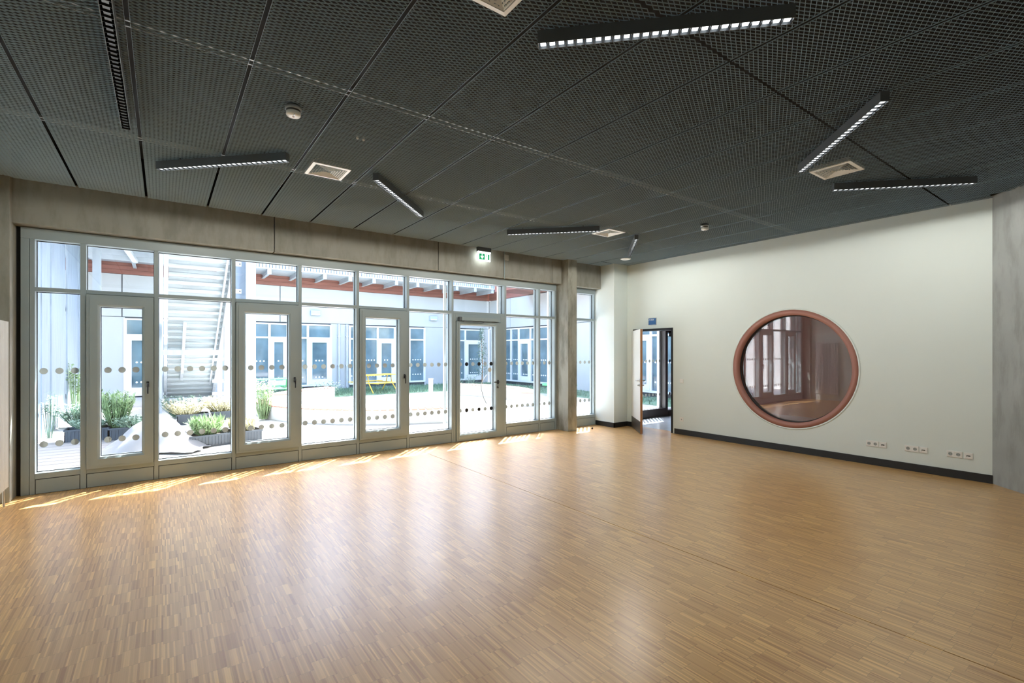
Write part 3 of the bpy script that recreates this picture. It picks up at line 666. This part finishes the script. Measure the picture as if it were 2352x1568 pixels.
def make_vent(label):
    t = thing('air_vent', label, 'air vent', (0, 0, 0), 0, 'square ceiling vents')
    h = 0.186
    def ring(a, za, b, zb, g, th=0.0015):
        oa = [(-a, -a, za), (a, -a, za), (a, a, za), (-a, a, za)]; ob = [(-b, -b, zb), (b, -b, zb), (b, b, zb), (-b, b, zb)]
        oc = [(x, y, z + th) for x, y, z in ob]; od = [(x, y, z + th) for x, y, z in oa]
        g.add(oa + ob + oc + od, [(i * 4 + k, i * 4 + (k + 1) % 4, ((i + 1) % 4) * 4 + (k + 1) % 4, ((i + 1) % 4) * 4 + k) for i in range(4) for k in range(4)])
    g = MB(); ring(h, 0.0, h - 0.030, -0.004, g, 0.003); ring(h, 0.0, h - 0.001, 0.03, g, 0.002); ring(h - 0.030, -0.004, h - 0.031, 0.06, g, 0.002)
    g.build('vent_frame', M_VENT, t)
    for k in range(6):
        b = h - 0.034 - k * 0.022
        g = MB(); ring(b, -0.002, b - 0.030, 0.038, g, 0.0015); g.build('louvre', M_VENT, t)
    MB().box(-h + 0.03, h - 0.03, -h + 0.03, h - 0.03, 0.062, 0.066).build('duct', M_BLACK, t)
    return t
V = make_vent('large square white vent cut by the top edge of the picture'); V.location = (1.36, 2.01, 3.474)
dup(V, (1.383, 5.165, 3.474), 0, 'bright square white vent between two linear lamps at left')
dup(V, (5.63, 2.05, 3.474), 0, 'square white vent with shaded louvres under the pale sided lamp at right')
dup(V, (5.67, 5.23, 3.474), 0, 'small looking diamond shaped white vent beside the far linear lamp')

def make_det(label):
    t = thing('smoke_detector', label, 'smoke detector', (0, 0, 0), 0, 'smoke detectors on the ceiling')
    MB().lathe([(0, 0.0), (0.046, 0.0), (0.048, -0.004), (0.048, -0.048), (0.044, -0.050), (0, -0.050)], 32).build('mount', M_BLACK, t)
    MB().lathe([(0.054, -0.012), (0.057, -0.012), (0.057, -0.040), (0.054, -0.040), (0.054, -0.012)], 32).build('guard_band', M_RAIL, t)
    MB().lathe([(0, -0.050), (0.050, -0.050), (0.052, -0.054), (0.052, -0.072), (0.047, -0.080), (0.02, -0.083), (0, -0.083)], 32).build('cover', M_WHITE, t)
    MB().box(-0.004, 0.004, -0.044, -0.004, -0.086, -0.080).build('fin', M_RAIL, t)
    MB().lathe([(0, -0.082), (0.007, -0.082), (0.007, -0.087), (0, -0.087)], 12).build('indicator', M_RED, t)
    return t
D = make_det('round white smoke detector with red indicator, nearest on the ceiling'); D.location = (0.80, 3.93, 3.474)
dup(D, (6.42, 4.04, 3.474), 0, 'round white smoke detector far off above the cream wall')
sp = thing('ceiling_speaker', 'flat white round disc on the ceiling near the wall pier', 'speaker', (7.50, 6.46, 3.476))
MB().lathe([(0.0, -0.018), (0.085, -0.018), (0.098, -0.012), (0.102, 0.0), (0.0, 0.0)], 40).build('disc_cover', M_WHITE, sp)
for (x, y, n_) in ((1.379, 4.209, 'left'), (1.434, 4.212, 'right')):
    t = thing('sensor_spot', 'tiny white round spot in the mesh ceiling, the %s of a pair' % n_, 'sensor', (x, y, 3.482), 0, 'pair of tiny spots in the ceiling')
    MB().lathe([(0, -0.012), (0.009, -0.012), (0.011, -0.006), (0.011, 0.02), (0, 0.02)], 16).build('spot_cap', M_WHITE, t)

# ================================================================== courtyard
gr = thing('ground', 'pale sunlit courtyard paving', kind='structure')
MB().box(-14, 15, 7.68, 23, -0.12, -0.03).build('paving', M_PAVE, gr)
dk = thing('deck', 'pale plank deck outside the first bay', kind='structure')
for k in range(13):
    y = 8.0 + 0.285 * k
    MB().box(-2.4 + rnd.uniform(-.02, .02), -0.35 - max(0, 9.9 - y) * 0 + rnd.uniform(-.05, .05), y, y + 0.262, -0.03, 0.0).build('plank', M_DECK, dk, 0.004)
# lawn band
lw = MB()
for k in range(9000):
    x = rnd.uniform(3.2, 14.2); y = rnd.uniform(18.0, 21.6) if x < 12.2 else rnd.uniform(8.5, 21.6)
    if x > 12.2: pass
    h = rnd.uniform(0.05, 0.16); a = rnd.uniform(0, 6.28); d = Vector((math.cos(a), math.sin(a), 0)) * 0.018; t_ = Vector((rnd.uniform(-.05, .05), rnd.uniform(-.05, .05), h))
    b = Vector((x, y, -0.03)); lw.add([b - d, b + d, b + t_], [(0, 1, 2)])
lo = lw.build('grass', M_GRASS); tag(lo, 'grass growing in a band before the opposite wing', 'grass', kind='stuff')
lb = MB().box(3.2, 14.35, 18.0, 21.7, -0.035, -0.01).box(12.2, 14.35, 8.3, 18.0, -0.035, -0.01)
S('lawn', lb, M_GRASS)

# opposite wing
YF = 22.0
ow = thing('school_wing', 'white opposite wing with red board band and dark windows', 'building', (0, YF, 0))
def wingpart(name, x0, x1, y0, y1, z0, z1, m, bevel=0): return MB().box(x0, x1, y0, y1, z0, z1).build(name, m, ow, bevel)
OPEN = [(-1.10, 0.75), (2.35, 6.02), (6.85, 10.55), (11.85, 14.0)]
xs = [-14.0] + [v for o in OPEN for v in o] + [14.45]
for i in range(0, len(xs), 2):
    a, b = xs[i], xs[i + 1]
    n = max(1, int((b - a) / 2.6))
    for k in range(n):
        u0 = a + (b - a) * k / n; u1 = a + (b - a) * (k + 1) / n
        wingpart('facade_panel', u0 + 0.012, u1 - 0.012, 0, 0.08, -0.05, 2.86, M_PANEL)
jx = -14.0
joints = [-14.0, -11.0, -8.0, -6.4, -3.8, -1.19, 1.4, 3.96, 7.05, 9.65, 12.2, 14.40]
for a, b in zip(joints[:-1], joints[1:]):
    wingpart('facade_panel', a + 0.014, b - 0.014, 0, 0.08, 2.88, 4.38, M_PANEL)
    wingpart('facade_panel', a + 0.014, b - 0.014, 0.1, 0.16, 4.98, 8.4, M_PANEL)
wingpart('panel_backing', -14, 14.5, 0.08, 0.2, -0.05, 8.4, M_LAMP)
for k in range(3):
    wingpart('cladding_board', -14, 14.40, -0.02, 0.06, 4.39 + 0.152 * k, 4.39 + 0.152 * (k + 1) - 0.006, M_LARCH)
def facade_window(parent, M4, x0, x1, z0, z1, ztr, mulls, doors):
    """glazed opening: frame with mullions and a transom, a pane per light, white doors where the photograph has them"""
    fr_ = MB()
    def bx(*a): fr_.box(*a, M4)
    t = 0.06
    edges = [x0] + mulls + [x1]
    bx(x0, x1, -0.04, 0.06, z0 - 0.02, z0 + t); bx(x0, x1, -0.04, 0.06, z1 - t, z1); bx(x0, x1, -0.04, 0.06, ztr - 0.035, ztr + 0.035)
    for e in edges: bx(e - 0.045, e + 0.045, -0.045, 0.06, z0, z1)
    for (a, b) in doors:
        bx(a + 0.045, a + 0.18, -0.055, 0.05, z0 + t, ztr - 0.035); bx(b - 0.18, b - 0.045, -0.055, 0.05, z0 + t, ztr - 0.035)
        bx(a + 0.18, b - 0.18, -0.055, 0.05, ztr - 0.19, ztr - 0.035); bx(a + 0.18, b - 0.18, -0.055, 0.05, z0 + t, z0 + 0.28)
    f = fr_.build('window', M_WFRAME, parent)
    for a, b in zip(edges[:-1], edges[1:]):
        MB().box(a, b, 0.02, 0.03, ztr, z1, M4).build('pane', M_DGLASS, f)
        MB().box(a, b, 0.02, 0.03, z0, ztr, M4).build('pane', M_DGLASS, f)
        dd = MB(); door = any(abs(a - q[0]) < 0.05 for q in doors); m_ = 0.24 if door else 0.09
        n = max(1, int((b - a - 2 * m_) / 0.13))
        for z in (1.24, 0.52):
            for k in range(n):
                xx = (a + b) / 2 + (k - (n - 1) / 2) * 0.134
                dd.lathe([(0, -0.002), (0.036, -0.002), (0.036, 0.0), (0, 0.0)], 10, M4 @ Matrix.Translation((xx, 0.018, z)) @ Matrix.Rotation(R(90), 4, 'X'), False)
        dd.build('dot_band', M_TEXT, f, kind='stuff')
    return f
I4 = Matrix.Identity(4)
facade_window(ow, I4, -1.10, 0.75, 0.05, 2.82, 2.22, [-0.05], [(-1.10, -0.05)])
facade_window(ow, I4, 2.35, 6.02, 0.15, 2.82, 2.22, [3.55, 4.25, 5.05], [(3.55, 4.25), (5.05, 6.02)])
facade_window(ow, I4, 6.85, 10.55, 0.15, 2.82, 2.22, [7.05, 8.15, 9.0, 9.75], [(8.15, 9.0)])
facade_window(ow, I4, 11.85, 14.0, 0.15, 2.82, 2.22, [12.9], [(12.9, 14.0)])
for x, nm in ((5.35, 'casement strip'), (11.0, 'grass')):
    t = thing('wall_lamp', 'grey box lamp on the opposite white wall, ' + ('above the paired glazing' if x < 8 else 'near the corner of the two wings'), 'wall lamp', (x, YF, 3.22), 0, 'box lamps on the opposite wall')
    MB().box(-0.20, 0.20, -0.16, 0.0, -0.02, 0.20).build('lamp_body', M_SLAT, t, 0.01)
    MB().box(-0.16, 0.16, -0.17, -0.16, 0.0, 0.05).build('lamp_glass', M_WFRAME, t)
for x, yy in ((6.35, 'with brackets beside the paired glazing'), (6.70, 'right of its twin beside the paired glazing')):
    t = thing('downpipe', 'pale downpipe on the opposite wall ' + yy, 'downpipe', (x, YF - 0.12, 0))
    MB().tube([(0, 0, 0.0), (0, 0, 2.86)], 0.045, 10).build('pipe', M_GALV, t)
    MB().box(-0.06, 0.06, -0.05, 0.115, 1.0, 1.04).build('pipe_clip', M_GALV, t)
    MB().box(-0.06, 0.06, -0.05, 0.115, 2.3, 2.34).build('pipe_clip', M_GALV, t)
# gallery in front of the opposite wing
ga = thing('access_gallery', 'steel access gallery with slatted railing along the opposite wing', 'gallery', (0, YF, 0))
xb = -7.0
bk = MB()
while xb < 14.2:
    g = MB().box(xb - 0.05, xb + 0.05, -1.55, -0.02, 4.62, 4.635).box(xb - 0.008, xb + 0.008, -1.55, -0.02, 4.635, 4.785).box(xb - 0.05, xb + 0.05, -1.55, -0.02, 4.785, 4.80).box(xb - 0.07, xb + 0.07, -1.57, -1.55, 4.61, 4.81)
    g.build('bracket', M_GALV, ga)
    xb += 1.03
MB().box(-7.5, 14.3, -1.6, -0.02, 4.80, 4.835).build('deck', M_GALV, ga)
MB().box(-7.5, 14.3, -1.62, -1.575, 4.805, 4.84).build('edge_beam', M_WFRAME, ga)
sl_ = MB(); x = -7.5
while x < 14.3:
    sl_.box(x, x + 0.085, -1.61, -1.59, 4.845, 5.95); x += 0.115
sl_.build('railing_slats', M_SLAT, ga, kind='stuff')
x = -7.5
while x < 14.3:
    MB().box(x - 0.03, x + 0.03, -1.66, -1.622, 4.83, 6.0).build('railing_post', M_GALV, ga); x += 2.06
MB().box(-7.5, 14.3, -1.65, -1.57, 5.95, 6.01).build('handrail', M_GALV, ga)

# right wing, at a right angle
XE = 14.4
rw_ = thing('school_wing', 'white side wing with red boarded soffit at the right of the courtyard', 'building', (XE, 0, 0))
MR = Matrix.Rotation(R(-90), 4, 'Z')      # local x runs towards the hall (-Y), face looks to -X
def rp(name, y0, y1, x0, x1, z0, z1, m): return MB().box(x0, x1, y0, y1, z0, z1).build(name, m, rw_)
ys = [7.7, 10.2, 12.8, 15.4, 18.0, 20.0, 21.95]
for a, b in zip(ys[:-1], ys[1:]):
    rp('facade_panel', a + 0.012, b - 0.012, 0, 0.08, 2.88, 4.38, M_PANEL)
    rp('facade_panel', a + 0.012, b - 0.012, 0.1, 0.16, 4.98, 8.4, M_PANEL)
rp('panel_backing', 7.7, 21.95, 0.09, 0.2, -0.05, 8.4, M_LAMP)
for a, b in ((7.7, 8.3), (13.2, 15.1), (15.1, 16.95), (20.5, 21.95)):
    rp('facade_panel', a, b, 0, 0.085, -0.05, 2.86, M_PANEL)
for k in range(10):
    rp('soffit_board', 7.7, 18.5, -0.02 - 0.19 * (k + 1) + 0.006, -0.02 - 0.19 * k, 4.40, 4.44, M_LARCH)
rp('soffit_fascia', 7.7, 18.5, -1.97, -1.925, 4.38, 4.75, M_LARCH)
rp('roof_slab', 7.7, 18.5, -1.95, 0.0, 4.45, 4.75, M_GALV)
for k in range(3):
    rp('cladding_board', 18.5, 21.95, -0.03, 0.05, 4.39 + 0.152 * k, 4.39 + 0.152 * (k + 1) - 0.006, M_LARCH)
facade_window(rw_, MR, -20.5, -16.95, 0.15, 2.82, 2.22, [-19.9, -19.25, -18.3], [(-19.25, -18.3)])
facade_window(rw_, MR, -13.2, -8.3, 0.15, 2.82, 2.22, [-12.2, -11.2, -10.2, -9.3], [(-12.2, -11.2)])

S('wall_courtyard_added', MB().box(-6.6, -6.4, 7.7, 22, -0.1, 8.4), M_PANEL, label='white courtyard wall added far to the left to brighten the reflection seen in the round window')  # added wall, out of direct view, gives the round window a bright reflection
# unseen gallery put over the hall's own glazing to shade the glass
og = thing('trim_1', 'unseen steel gallery deck above the hall glazing, with a slat screen added to shape the sun', kind='structure')
MB().box(-6, 12.3, 7.75, 9.25, 4.70, 4.90).build('deck', M_GALV, og)
scr = MB(); x = -5.0  # unseen slat screen, added to break up the sun patches on the floor
while x < 12.3: scr.box(x, x + 0.05, 9.20, 9.23, 3.35, 4.40); x += 0.115
for z in (3.35, 3.62, 3.89, 4.16, 4.38): scr.box(-5.0, 12.3, 9.19, 9.20, z, z + 0.03)
scr.build('added_slat_screen', M_GALV, og, kind='stuff')
x = -4.9
while x < 12.3: MB().box(x, x + 0.04, 9.23, 9.26, 3.35, 4.70).build('added_screen_hanger', M_GALV, og); x += 2.15

lg = thing('trim_2', 'steel gallery arm reaching over the board fence', kind='structure')
MB().box(-3.2, 0.2, 10.6, 20.4, 4.78, 4.88).build('deck', M_GALV, lg)
for k in range(10): MB().box(-3.2, 0.2, 10.65 + 1.07 * k, 10.73 + 1.07 * k, 4.62, 4.78).build('joist', M_GALV, lg)
MB().bar((-0.9, 18.2, 4.70), (-0.75, 20.3, 4.62), 0.14, 0.10).build('brace', M_WFRAME, lg)

# staircase seen from behind, climbing towards the hall
sc_ = thing('outdoor_staircase', 'bleached timber staircase seen from below behind the planters', 'staircase', (0.10, 19.6, 0))
NS = 30
for k in range(NS):
    y = -0.265 * (k + 1); z = 0.157 * (k + 1)
    MB().box(0.0, 1.22, y - 0.16, y + 0.16, z - 0.05, z).build('tread', M_STEP, sc_)
    MB().box(0.0, 1.22, y - 0.135, y - 0.105, z + 0.006, z + 0.100).build('riser_board', M_STEP, sc_)
Lst = 0.265 * NS; Hst = 0.157 * NS
for x in (-0.05, 1.25):
    MB().poly([(x - 0.04, 0.1, -0.03), (x - 0.04, -0.4, -0.03), (x - 0.04, -Lst - 0.3, Hst - 0.10), (x - 0.04, -Lst - 0.3, Hst + 0.18), (x - 0.04, 0.1, 0.25)], (0.08, 0, 0)).build('stringer', M_TIMB, sc_)
MB().bar((0.36, -1.5, 0.75), (0.36, -4.4, 2.40), 0.07, 0.05).build('centre_beam', M_TIMB, sc_)
MB().bar((1.12, -1.2, 0.57), (1.12, -Lst, Hst - 0.18), 0.04, 0.05).build('centre_beam', M_TIMB, sc_)
for yy, zz in ((-3.485, 1.60),):
    MB().box(-0.22, 1.36, yy - 0.05, yy + 0.05, zz - 0.07, zz + 0.07).build('cross_beam', M_TIMB, sc_)
for x, y, s_, h in ((-0.18, -3.6, 0.10, 5.0), (1.34, -4.4, 0.20, 5.0), (-0.18, -1.0, 0.16, 5.0), (1.36, -1.6, 0.14, 5.0)):
    MB().box(x - s_ / 2, x + s_ / 2, y - s_ / 2, y + s_ / 2, -0.03, h).build('post', M_TIMB, sc_)
for k, zz in enumerate((0.35, 0.72, 1.35)):
    MB().box(1.05, 1.55, -3.2, -3.14, zz, zz + 0.08).build('rail_stub', M_TIMB, sc_)
tp = thing('timber_post', 'thick whitened timber post with bolted plates before the green table', 'post', (1.50, 12.1, 0))
MB().box(0.0, 0.17, -0.08, 0.08, -0.03, 4.70).build('post_core', M_TIMB, tp, 0.005)
MB().box(-0.30, -0.02, 0.05, 0.11, 0.12, 4.70).build('side_board', M_WEATH, tp)
MB().box(-0.02, 0.0, -0.07, 0.10, -0.03, 4.70).build('flange', M_TIMB, tp)
for z in (2.9, 3.5):
    MB().box(-0.28, -0.10, 0.035, 0.05, z, z + 0.10).build('bolt_plate', M_WFRAME, tp)
    MB().tube([(-0.13, 0.036, z + 0.05), (-0.13, 0.022, z + 0.05)], 0.016, 8).build('bolt', M_LAMP, tp)
cp = thing('gallery_post', 'pale gallery post between the fence and the staircase', 'post', (-1.53, 18.0, 0))
MB().box(-0.09, 0.09, -0.09, 0.09, -0.03, 4.9).build('shaft', M_GALV, cp)
MB().box(-0.14, 0.14, -0.14, 0.14, -0.03, 0.0).build('foot_plate', M_GALV, cp)

# board fence at the left
fe = thing('board_fence', 'tall fence of weathered vertical boards beyond the first bay', 'fence', (-1.86, 0, 0))
y = 11.55; k = 0
while y < 18.0:
    wdt = (0.92, 0.80, 1.0, 0.72)[k % 4]
    g_ = 0.10 if k % 3 else 0.20
    MB().box(-0.03 - 0.015 * (k % 2), 0.0 - 0.012 * (k % 2), y, y + wdt, -0.03, 5.3).build('board', M_WEATH, fe)
    y += wdt + g_; k += 1
for z in (0.5, 2.6, 4.6): MB().box(-0.10, -0.045, 11.5, 18.1, z, z + 0.10).build('rail', M_TIMB, fe)
MB().box(-0.06, 0.06, 18.05, 18.2, -0.03, 5.3).build('end_post', M_TIMB, fe)

# plants, crates, fleece
def plant(name, label, cat, x, y, z, h, r, n, m, leaf=0.05, up=0.6, spread=1.0, group=None, flowers=0, wd=0.32, tmin=0.04):
    t = thing(name, label, cat, (x, y, z), rnd.uniform(0, 6), group)
    stem = MB(); g = MB(); fw = MB()
    for k in range(max(6, n // 14)):
        a = rnd.uniform(0, 6.28); rr = r * math.sqrt(rnd.random()); tipx, tipy = rr * math.cos(a), rr * math.sin(a)
        hh = h * rnd.uniform(0.55, 1.0)
        p0 = Vector((tipx * 0.35, tipy * 0.35, 0)); p1 = Vector((tipx * 0.8, tipy * 0.8, hh * 0.6)); p2 = Vector((tipx, tipy, hh))
        stem.tube([p0, p1, p2], [0.006, 0.005, 0.003], 4, False)
        for q in range(14):
            tt = rnd.uniform(tmin, 1.0); p = p1.lerp(p2, (tt - .5) * 2) if tt > .5 else p0.lerp(p1, tt * 2)
            a2 = rnd.uniform(0, 6.28); d = Vector((math.cos(a2), math.sin(a2), rnd.uniform(-0.2, up) )).normalized()
            s_ = leaf * rnd.uniform(0.6, 1.3); sd_ = d.cross(Vector((0, 0, 1))).normalized() * s_ * wd
            p = p + d * 0.01
            g.add([p, p + d * s_ * 0.5 + sd_, p + d * s_, p + d * s_ * 0.5 - sd_], [(0, 1, 2, 3)])
        if flowers and rnd.random() < flowers:
            fw.lathe([(0, 0.01), (0.022, 0.0), (0, -0.012)], 6, Matrix.Translation(p2))
    stem.build('stems', m, t, kind='stuff'); g.build('foliage', m, t, kind='stuff')
    if flowers and fw.v: fw.build('blossoms', M_TEXT, t, kind='stuff')
    return t
def crate(label, x, y, w_, d_, h_, rz=0.0, grass=False):
    t = thing('planter_crate', label, 'planter', (x, y, 0), rz, 'black planter crates in the courtyard')
    th = 0.012
    MB().box(-w_ / 2, w_ / 2, -d_ / 2, -d_ / 2 + th, -0.03, h_).box(-w_ / 2, w_ / 2, d_ / 2 - th, d_ / 2, -0.03, h_).box(-w_ / 2, -w_ / 2 + th, -d_ / 2, d_ / 2, -0.03, h_).box(w_ / 2 - th, w_ / 2, -d_ / 2, d_ / 2, -0.03, h_).build('crate_wall', M_CRATE, t)
    MB().box(-w_ / 2 - .015, w_ / 2 + .015, -d_ / 2 - .015, -d_ / 2 + .01, h_ - 0.03, h_).box(-w_ / 2 - .015, w_ / 2 + .015, d_ / 2 - .01, d_ / 2 + .015, h_ - 0.03, h_).box(-w_ / 2 - .015, -w_ / 2 + .01, -d_ / 2, d_ / 2, h_ - 0.03, h_).box(w_ / 2 - .01, w_ / 2 + .015, -d_ / 2, d_ / 2, h_ - 0.03, h_).build('rim', M_CRATE, t)
    ribs = MB()
    for k in range(int(w_ / 0.05)): ribs.box(-w_ / 2 + 0.02 + 0.05 * k, -w_ / 2 + 0.035 + 0.05 * k, -d_ / 2 - 0.008, -d_ / 2, 0, h_ - 0.03)
    ribs.build('ribs', M_CRATE, t)
    MB().box(-w_ / 2 + th, w_ / 2 - th, -d_ / 2 + th, d_ / 2 - th, -0.03, h_ - 0.05).build('soil', M_SOIL, t)
    return t
crate('black crate of bushy herbs at the left end, beside the deck', -1.12, 11.75, 0.60, 0.42, 0.22)
crate('black crate of tall green herbs next to the white fleece', -0.50, 11.55, 0.60, 0.42, 0.22)
crate('black crate of bright grass just right of the white fleece', 0.62, 10.0, 0.62, 0.45, 0.18, R(14))
crate('black crate of pale grass before the thick timber post', 1.18, 10.1, 0.55, 0.45, 0.18, R(6))
crate('black crate of straw coloured flowers below the staircase', 0.55, 13.3, 0.60, 0.42, 0.20)
crate('black crate of straw coloured flowers beside the staircase post', 1.22, 13.5, 0.60, 0.42, 0.20)
plant('potted_herb', 'low grey green herb bush in the left end crate', 'plant', -1.12, 11.75, 0.17, 0.22, 0.34, 1300, M_LEAF2, 0.05)
plant('potted_herb', 'tall fresh green herb in the crate next to the fleece', 'plant', -0.72, 11.75, 0.17, 0.72, 0.30, 1900, M_LEAF1, 0.08, 1.8, wd=0.16)
plant('potted_herb', 'dull green herb cushion hanging over the crate next to the fleece', 'plant', -0.42, 11.45, 0.17, 0.26, 0.36, 1500, M_LEAF2, 0.05)
plant('grass_tuft', 'bright green grass tuft in the crate right of the fleece', 'plant', 0.62, 10.0, 0.13, 0.24, 0.27, 2200, M_LEAF1, 0.16, 4.0, wd=0.05)
plant('grass_tuft', 'pale green grass tuft in the crate before the timber post', 'plant', 1.18, 10.1, 0.13, 0.18, 0.25, 1800, M_LEAF3, 0.12, 3.5, wd=0.06)
plant('flowering_herb', 'straw yellow flowers in the crate below the staircase', 'plant', 0.45, 13.3, 0.15, 0.40, 0.48, 1800, M_LEAF3, 0.05, flowers=0.6)
plant('flowering_herb', 'straw yellow flowers in the crate beside the staircase post', 'plant', 1.15, 13.5, 0.15, 0.40, 0.48, 1800, M_LEAF3, 0.05, flowers=0.6)
plant('flowering_herb', 'dark green bush at the foot of the staircase', 'plant', 0.35, 14.6, 0.0, 0.55, 0.45, 1500, M_LEAF2, 0.06)
plant('climbing_plant', 'low green creeper along the foot of the board fence', 'plant', -1.45, 14.0, 0.0, 0.50, 0.42, 1600, M_LEAF2, 0.07)
plant('climbing_plant', 'small green shoots high on the nearest fence boards', 'plant', -1.72, 12.3, 0.0, 0.92, 0.13, 170, M_LEAF2, 0.06, tmin=0.62)
plant('climbing_plant', 'yellow green shoots high on the farther fence boards', 'plant', -1.70, 15.6, 0.0, 1.35, 0.20, 420, M_LEAF1, 0.08, tmin=0.66)
plant('climbing_plant', 'white flowering climber beside the thick timber post', 'plant', 1.95, 12.9, 0.0, 0.95, 0.26, 1100, M_LEAF1, 0.055, flowers=0.9)
plant('meadow_flowers', 'white meadow flowers at the end of the curved seat wall', 'plant', 5.0, 18.4, 0.0, 0.55, 0.6, 500, M_LEAF2, 0.07, flowers=0.9)
plant('meadow_flowers', 'white meadow flowers in the lawn behind the exit door', 'plant', 11.0, 18.7, 0.0, 0.6, 0.7, 500, M_LEAF2, 0.07, flowers=0.9)
# fleece heap: a draped, creased tent
fm = MB(); NX, NY = 26, 16; vs = []
for i in range(NX + 1):
    for j in range(NY + 1):
        u, v = i / NX * 2 - 1, j / NY * 2 - 1
        x = u * 0.72; yv = v * 0.46
        hh = 0.60 * max(0.0, 1 - abs(u + 0.08) ** 1.05) * max(0.0, 1 - abs(v) ** 1.6)
        hh += 0.03 * math.sin(7 * u + 3 * v) * (1 - abs(u)) + 0.018 * math.sin(13 * u - 9 * v) * (1 - abs(v))
        vs.append((x + 0.03 * math.sin(9 * v), yv + 0.04 * math.sin(6 * u), max(0.0, hh)))
fs = [(i * (NY + 1) + j, (i + 1) * (NY + 1) + j, (i + 1) * (NY + 1) + j + 1, i * (NY + 1) + j + 1) for i in range(NX) for j in range(NY)]
fm.add(vs, fs, True)
fo = fm.build('garden_fleece', M_FLEECE); fo.location = (-0.05, 9.95, 0.004); fo.rotation_euler = (0, 0, R(-25))
tag(fo, 'white sheet of garden fleece heaped into a tent shape before the crates', 'fleece')
# curved seat walls of the round pit
def arc_wall(label, cx, cyy, r, a0, a1, h, wdt=0.42, planks=True):
    t = thing('curved_seat_wall', label, 'seat wall', (cx, cyy, 0))
    n = max(6, int(abs(a1 - a0) / 4)); g = MB(); vs = []
    for k in range(n + 1):
        a = R(a0 + (a1 - a0) * k / n); c, s_ = math.cos(a), math.sin(a)
        vs += [((r - wdt / 2) * c, (r - wdt / 2) * s_, -0.03), ((r + wdt / 2) * c, (r + wdt / 2) * s_, -0.03), ((r + wdt / 2) * c, (r + wdt / 2) * s_, h), ((r - wdt / 2) * c, (r - wdt / 2) * s_, h)]
    fs = [(4 * k + i, 4 * k + (i + 1) % 4, 4 * k + 4 + (i + 1) % 4, 4 * k + 4 + i) for k in range(n) for i in range(4)] + [(0, 1, 2, 3), (4 * n, 4 * n + 1, 4 * n + 2, 4 * n + 3)]
    g.add(vs, fs); g.build('wall_body', M_RINGW, t, 0.01)
    if planks:
        ln = abs(R(a1 - a0)) * r; m = int(ln / 0.16)
        for k in range(m):
            a = R(a0 + (a1 - a0) * (k + 0.5) / m)
            mt = Matrix.Rotation(a, 4, 'Z') @ Matrix.Translation((r, 0, h))
            MB().box(-wdt / 2 - 0.015, wdt / 2 + 0.015, -0.062, 0.062, 0.0, 0.035, mt).build('seat_plank', M_BRICK, t)
    return t
arc_wall('curved white seat wall with plank top nearest the casements', 6.1, 14.0, 3.95, 168, 262, 0.29)
arc_wall('curved white seat wall at the back left of the pit', 6.1, 14.0, 3.6, 112, 160, 0.36)
arc_wall('curved white seat wall on the right side of the pit', 6.1, 14.0, 3.8, -42, 36, 0.36)
bo = thing('bollard', 'slim white bollard standing in front of the lawn', 'bollard', (6.05, 12.2, 0))
MB().box(-0.045, 0.045, -0.045, 0.045, -0.03, 0.84).build('shaft', M_WFRAME, bo, 0.006)
MB().box(-0.05, 0.05, -0.05, 0.05, 0.84, 0.87).build('cap', M_WFRAME, bo, 0.004)
def picnic(label, x, y, rz, m, L_=1.55):
    t = thing('picnic_table', label, 'table', (x, y, -0.02), rz)
    MB().box(-L_ / 2, L_ / 2, -0.36, 0.36, 0.70, 0.735).build('table_top', m, t, 0.006)
    for s_ in (-1, 1):
        MB().box(-L_ / 2, L_ / 2, s_ * 0.72 - 0.14, s_ * 0.72 + 0.14, 0.41, 0.44).build('seat', m, t, 0.005)
        for q in (-1, 1):
            MB().tube([(s_ * L_ * 0.38, q * 0.10, 0.70), (s_ * L_ * 0.38, q * 0.16, 0.42), (s_ * L_ * 0.40, q * 0.48, 0.0)], 0.022, 8).build('leg', m, t)
        MB().tube([(s_ * L_ * 0.38, -0.74, 0.40), (s_ * L_ * 0.38, 0.74, 0.40)], 0.018, 8).build('seat_bar', m, t)
    return t
picnic('yellow steel picnic table on the lawn before the dark windows', 7.05, 19.0, R(20), M_YEL)
picnic('green steel picnic table behind the thick timber post', 2.85, 18.0, R(6), M_GRN, 1.7)
picnic('green steel picnic table half hidden by the concrete column', 12.2, 13.75, R(50), M_GRN, 1.4).scale = (0.75, 0.75, 0.95)
tr = thing('young_tree', 'slender young green tree before the windows behind the exit door', 'tree', (12.3, 19.4, -0.03))
MB().tube([(0, 0, 0), (0.03, 0, 1.0), (0.0, 0.02, 2.3)], [0.03, 0.022, 0.01], 6).build('trunk', M_OAK, tr)
fg = MB()
for k in range(900):
    z = rnd.uniform(0.5, 2.75); rr = 0.42 * (1 - (z - 0.5) / 2.6) * math.sqrt(rnd.random()); a = rnd.uniform(0, 6.28)
    p = Vector((rr * math.cos(a), rr * math.sin(a), z)); d = Vector((math.cos(a), math.sin(a), rnd.uniform(-.5, .8))).normalized() * 0.10; s_ = d.cross(Vector((0, 0, 1))).normalized() * 0.03
    fg.add([p, p + d * .5 + s_, p + d, p + d * .5 - s_], [(0, 1, 2, 3)])
fg.build('foliage', M_LEAF2, tr, kind='stuff')
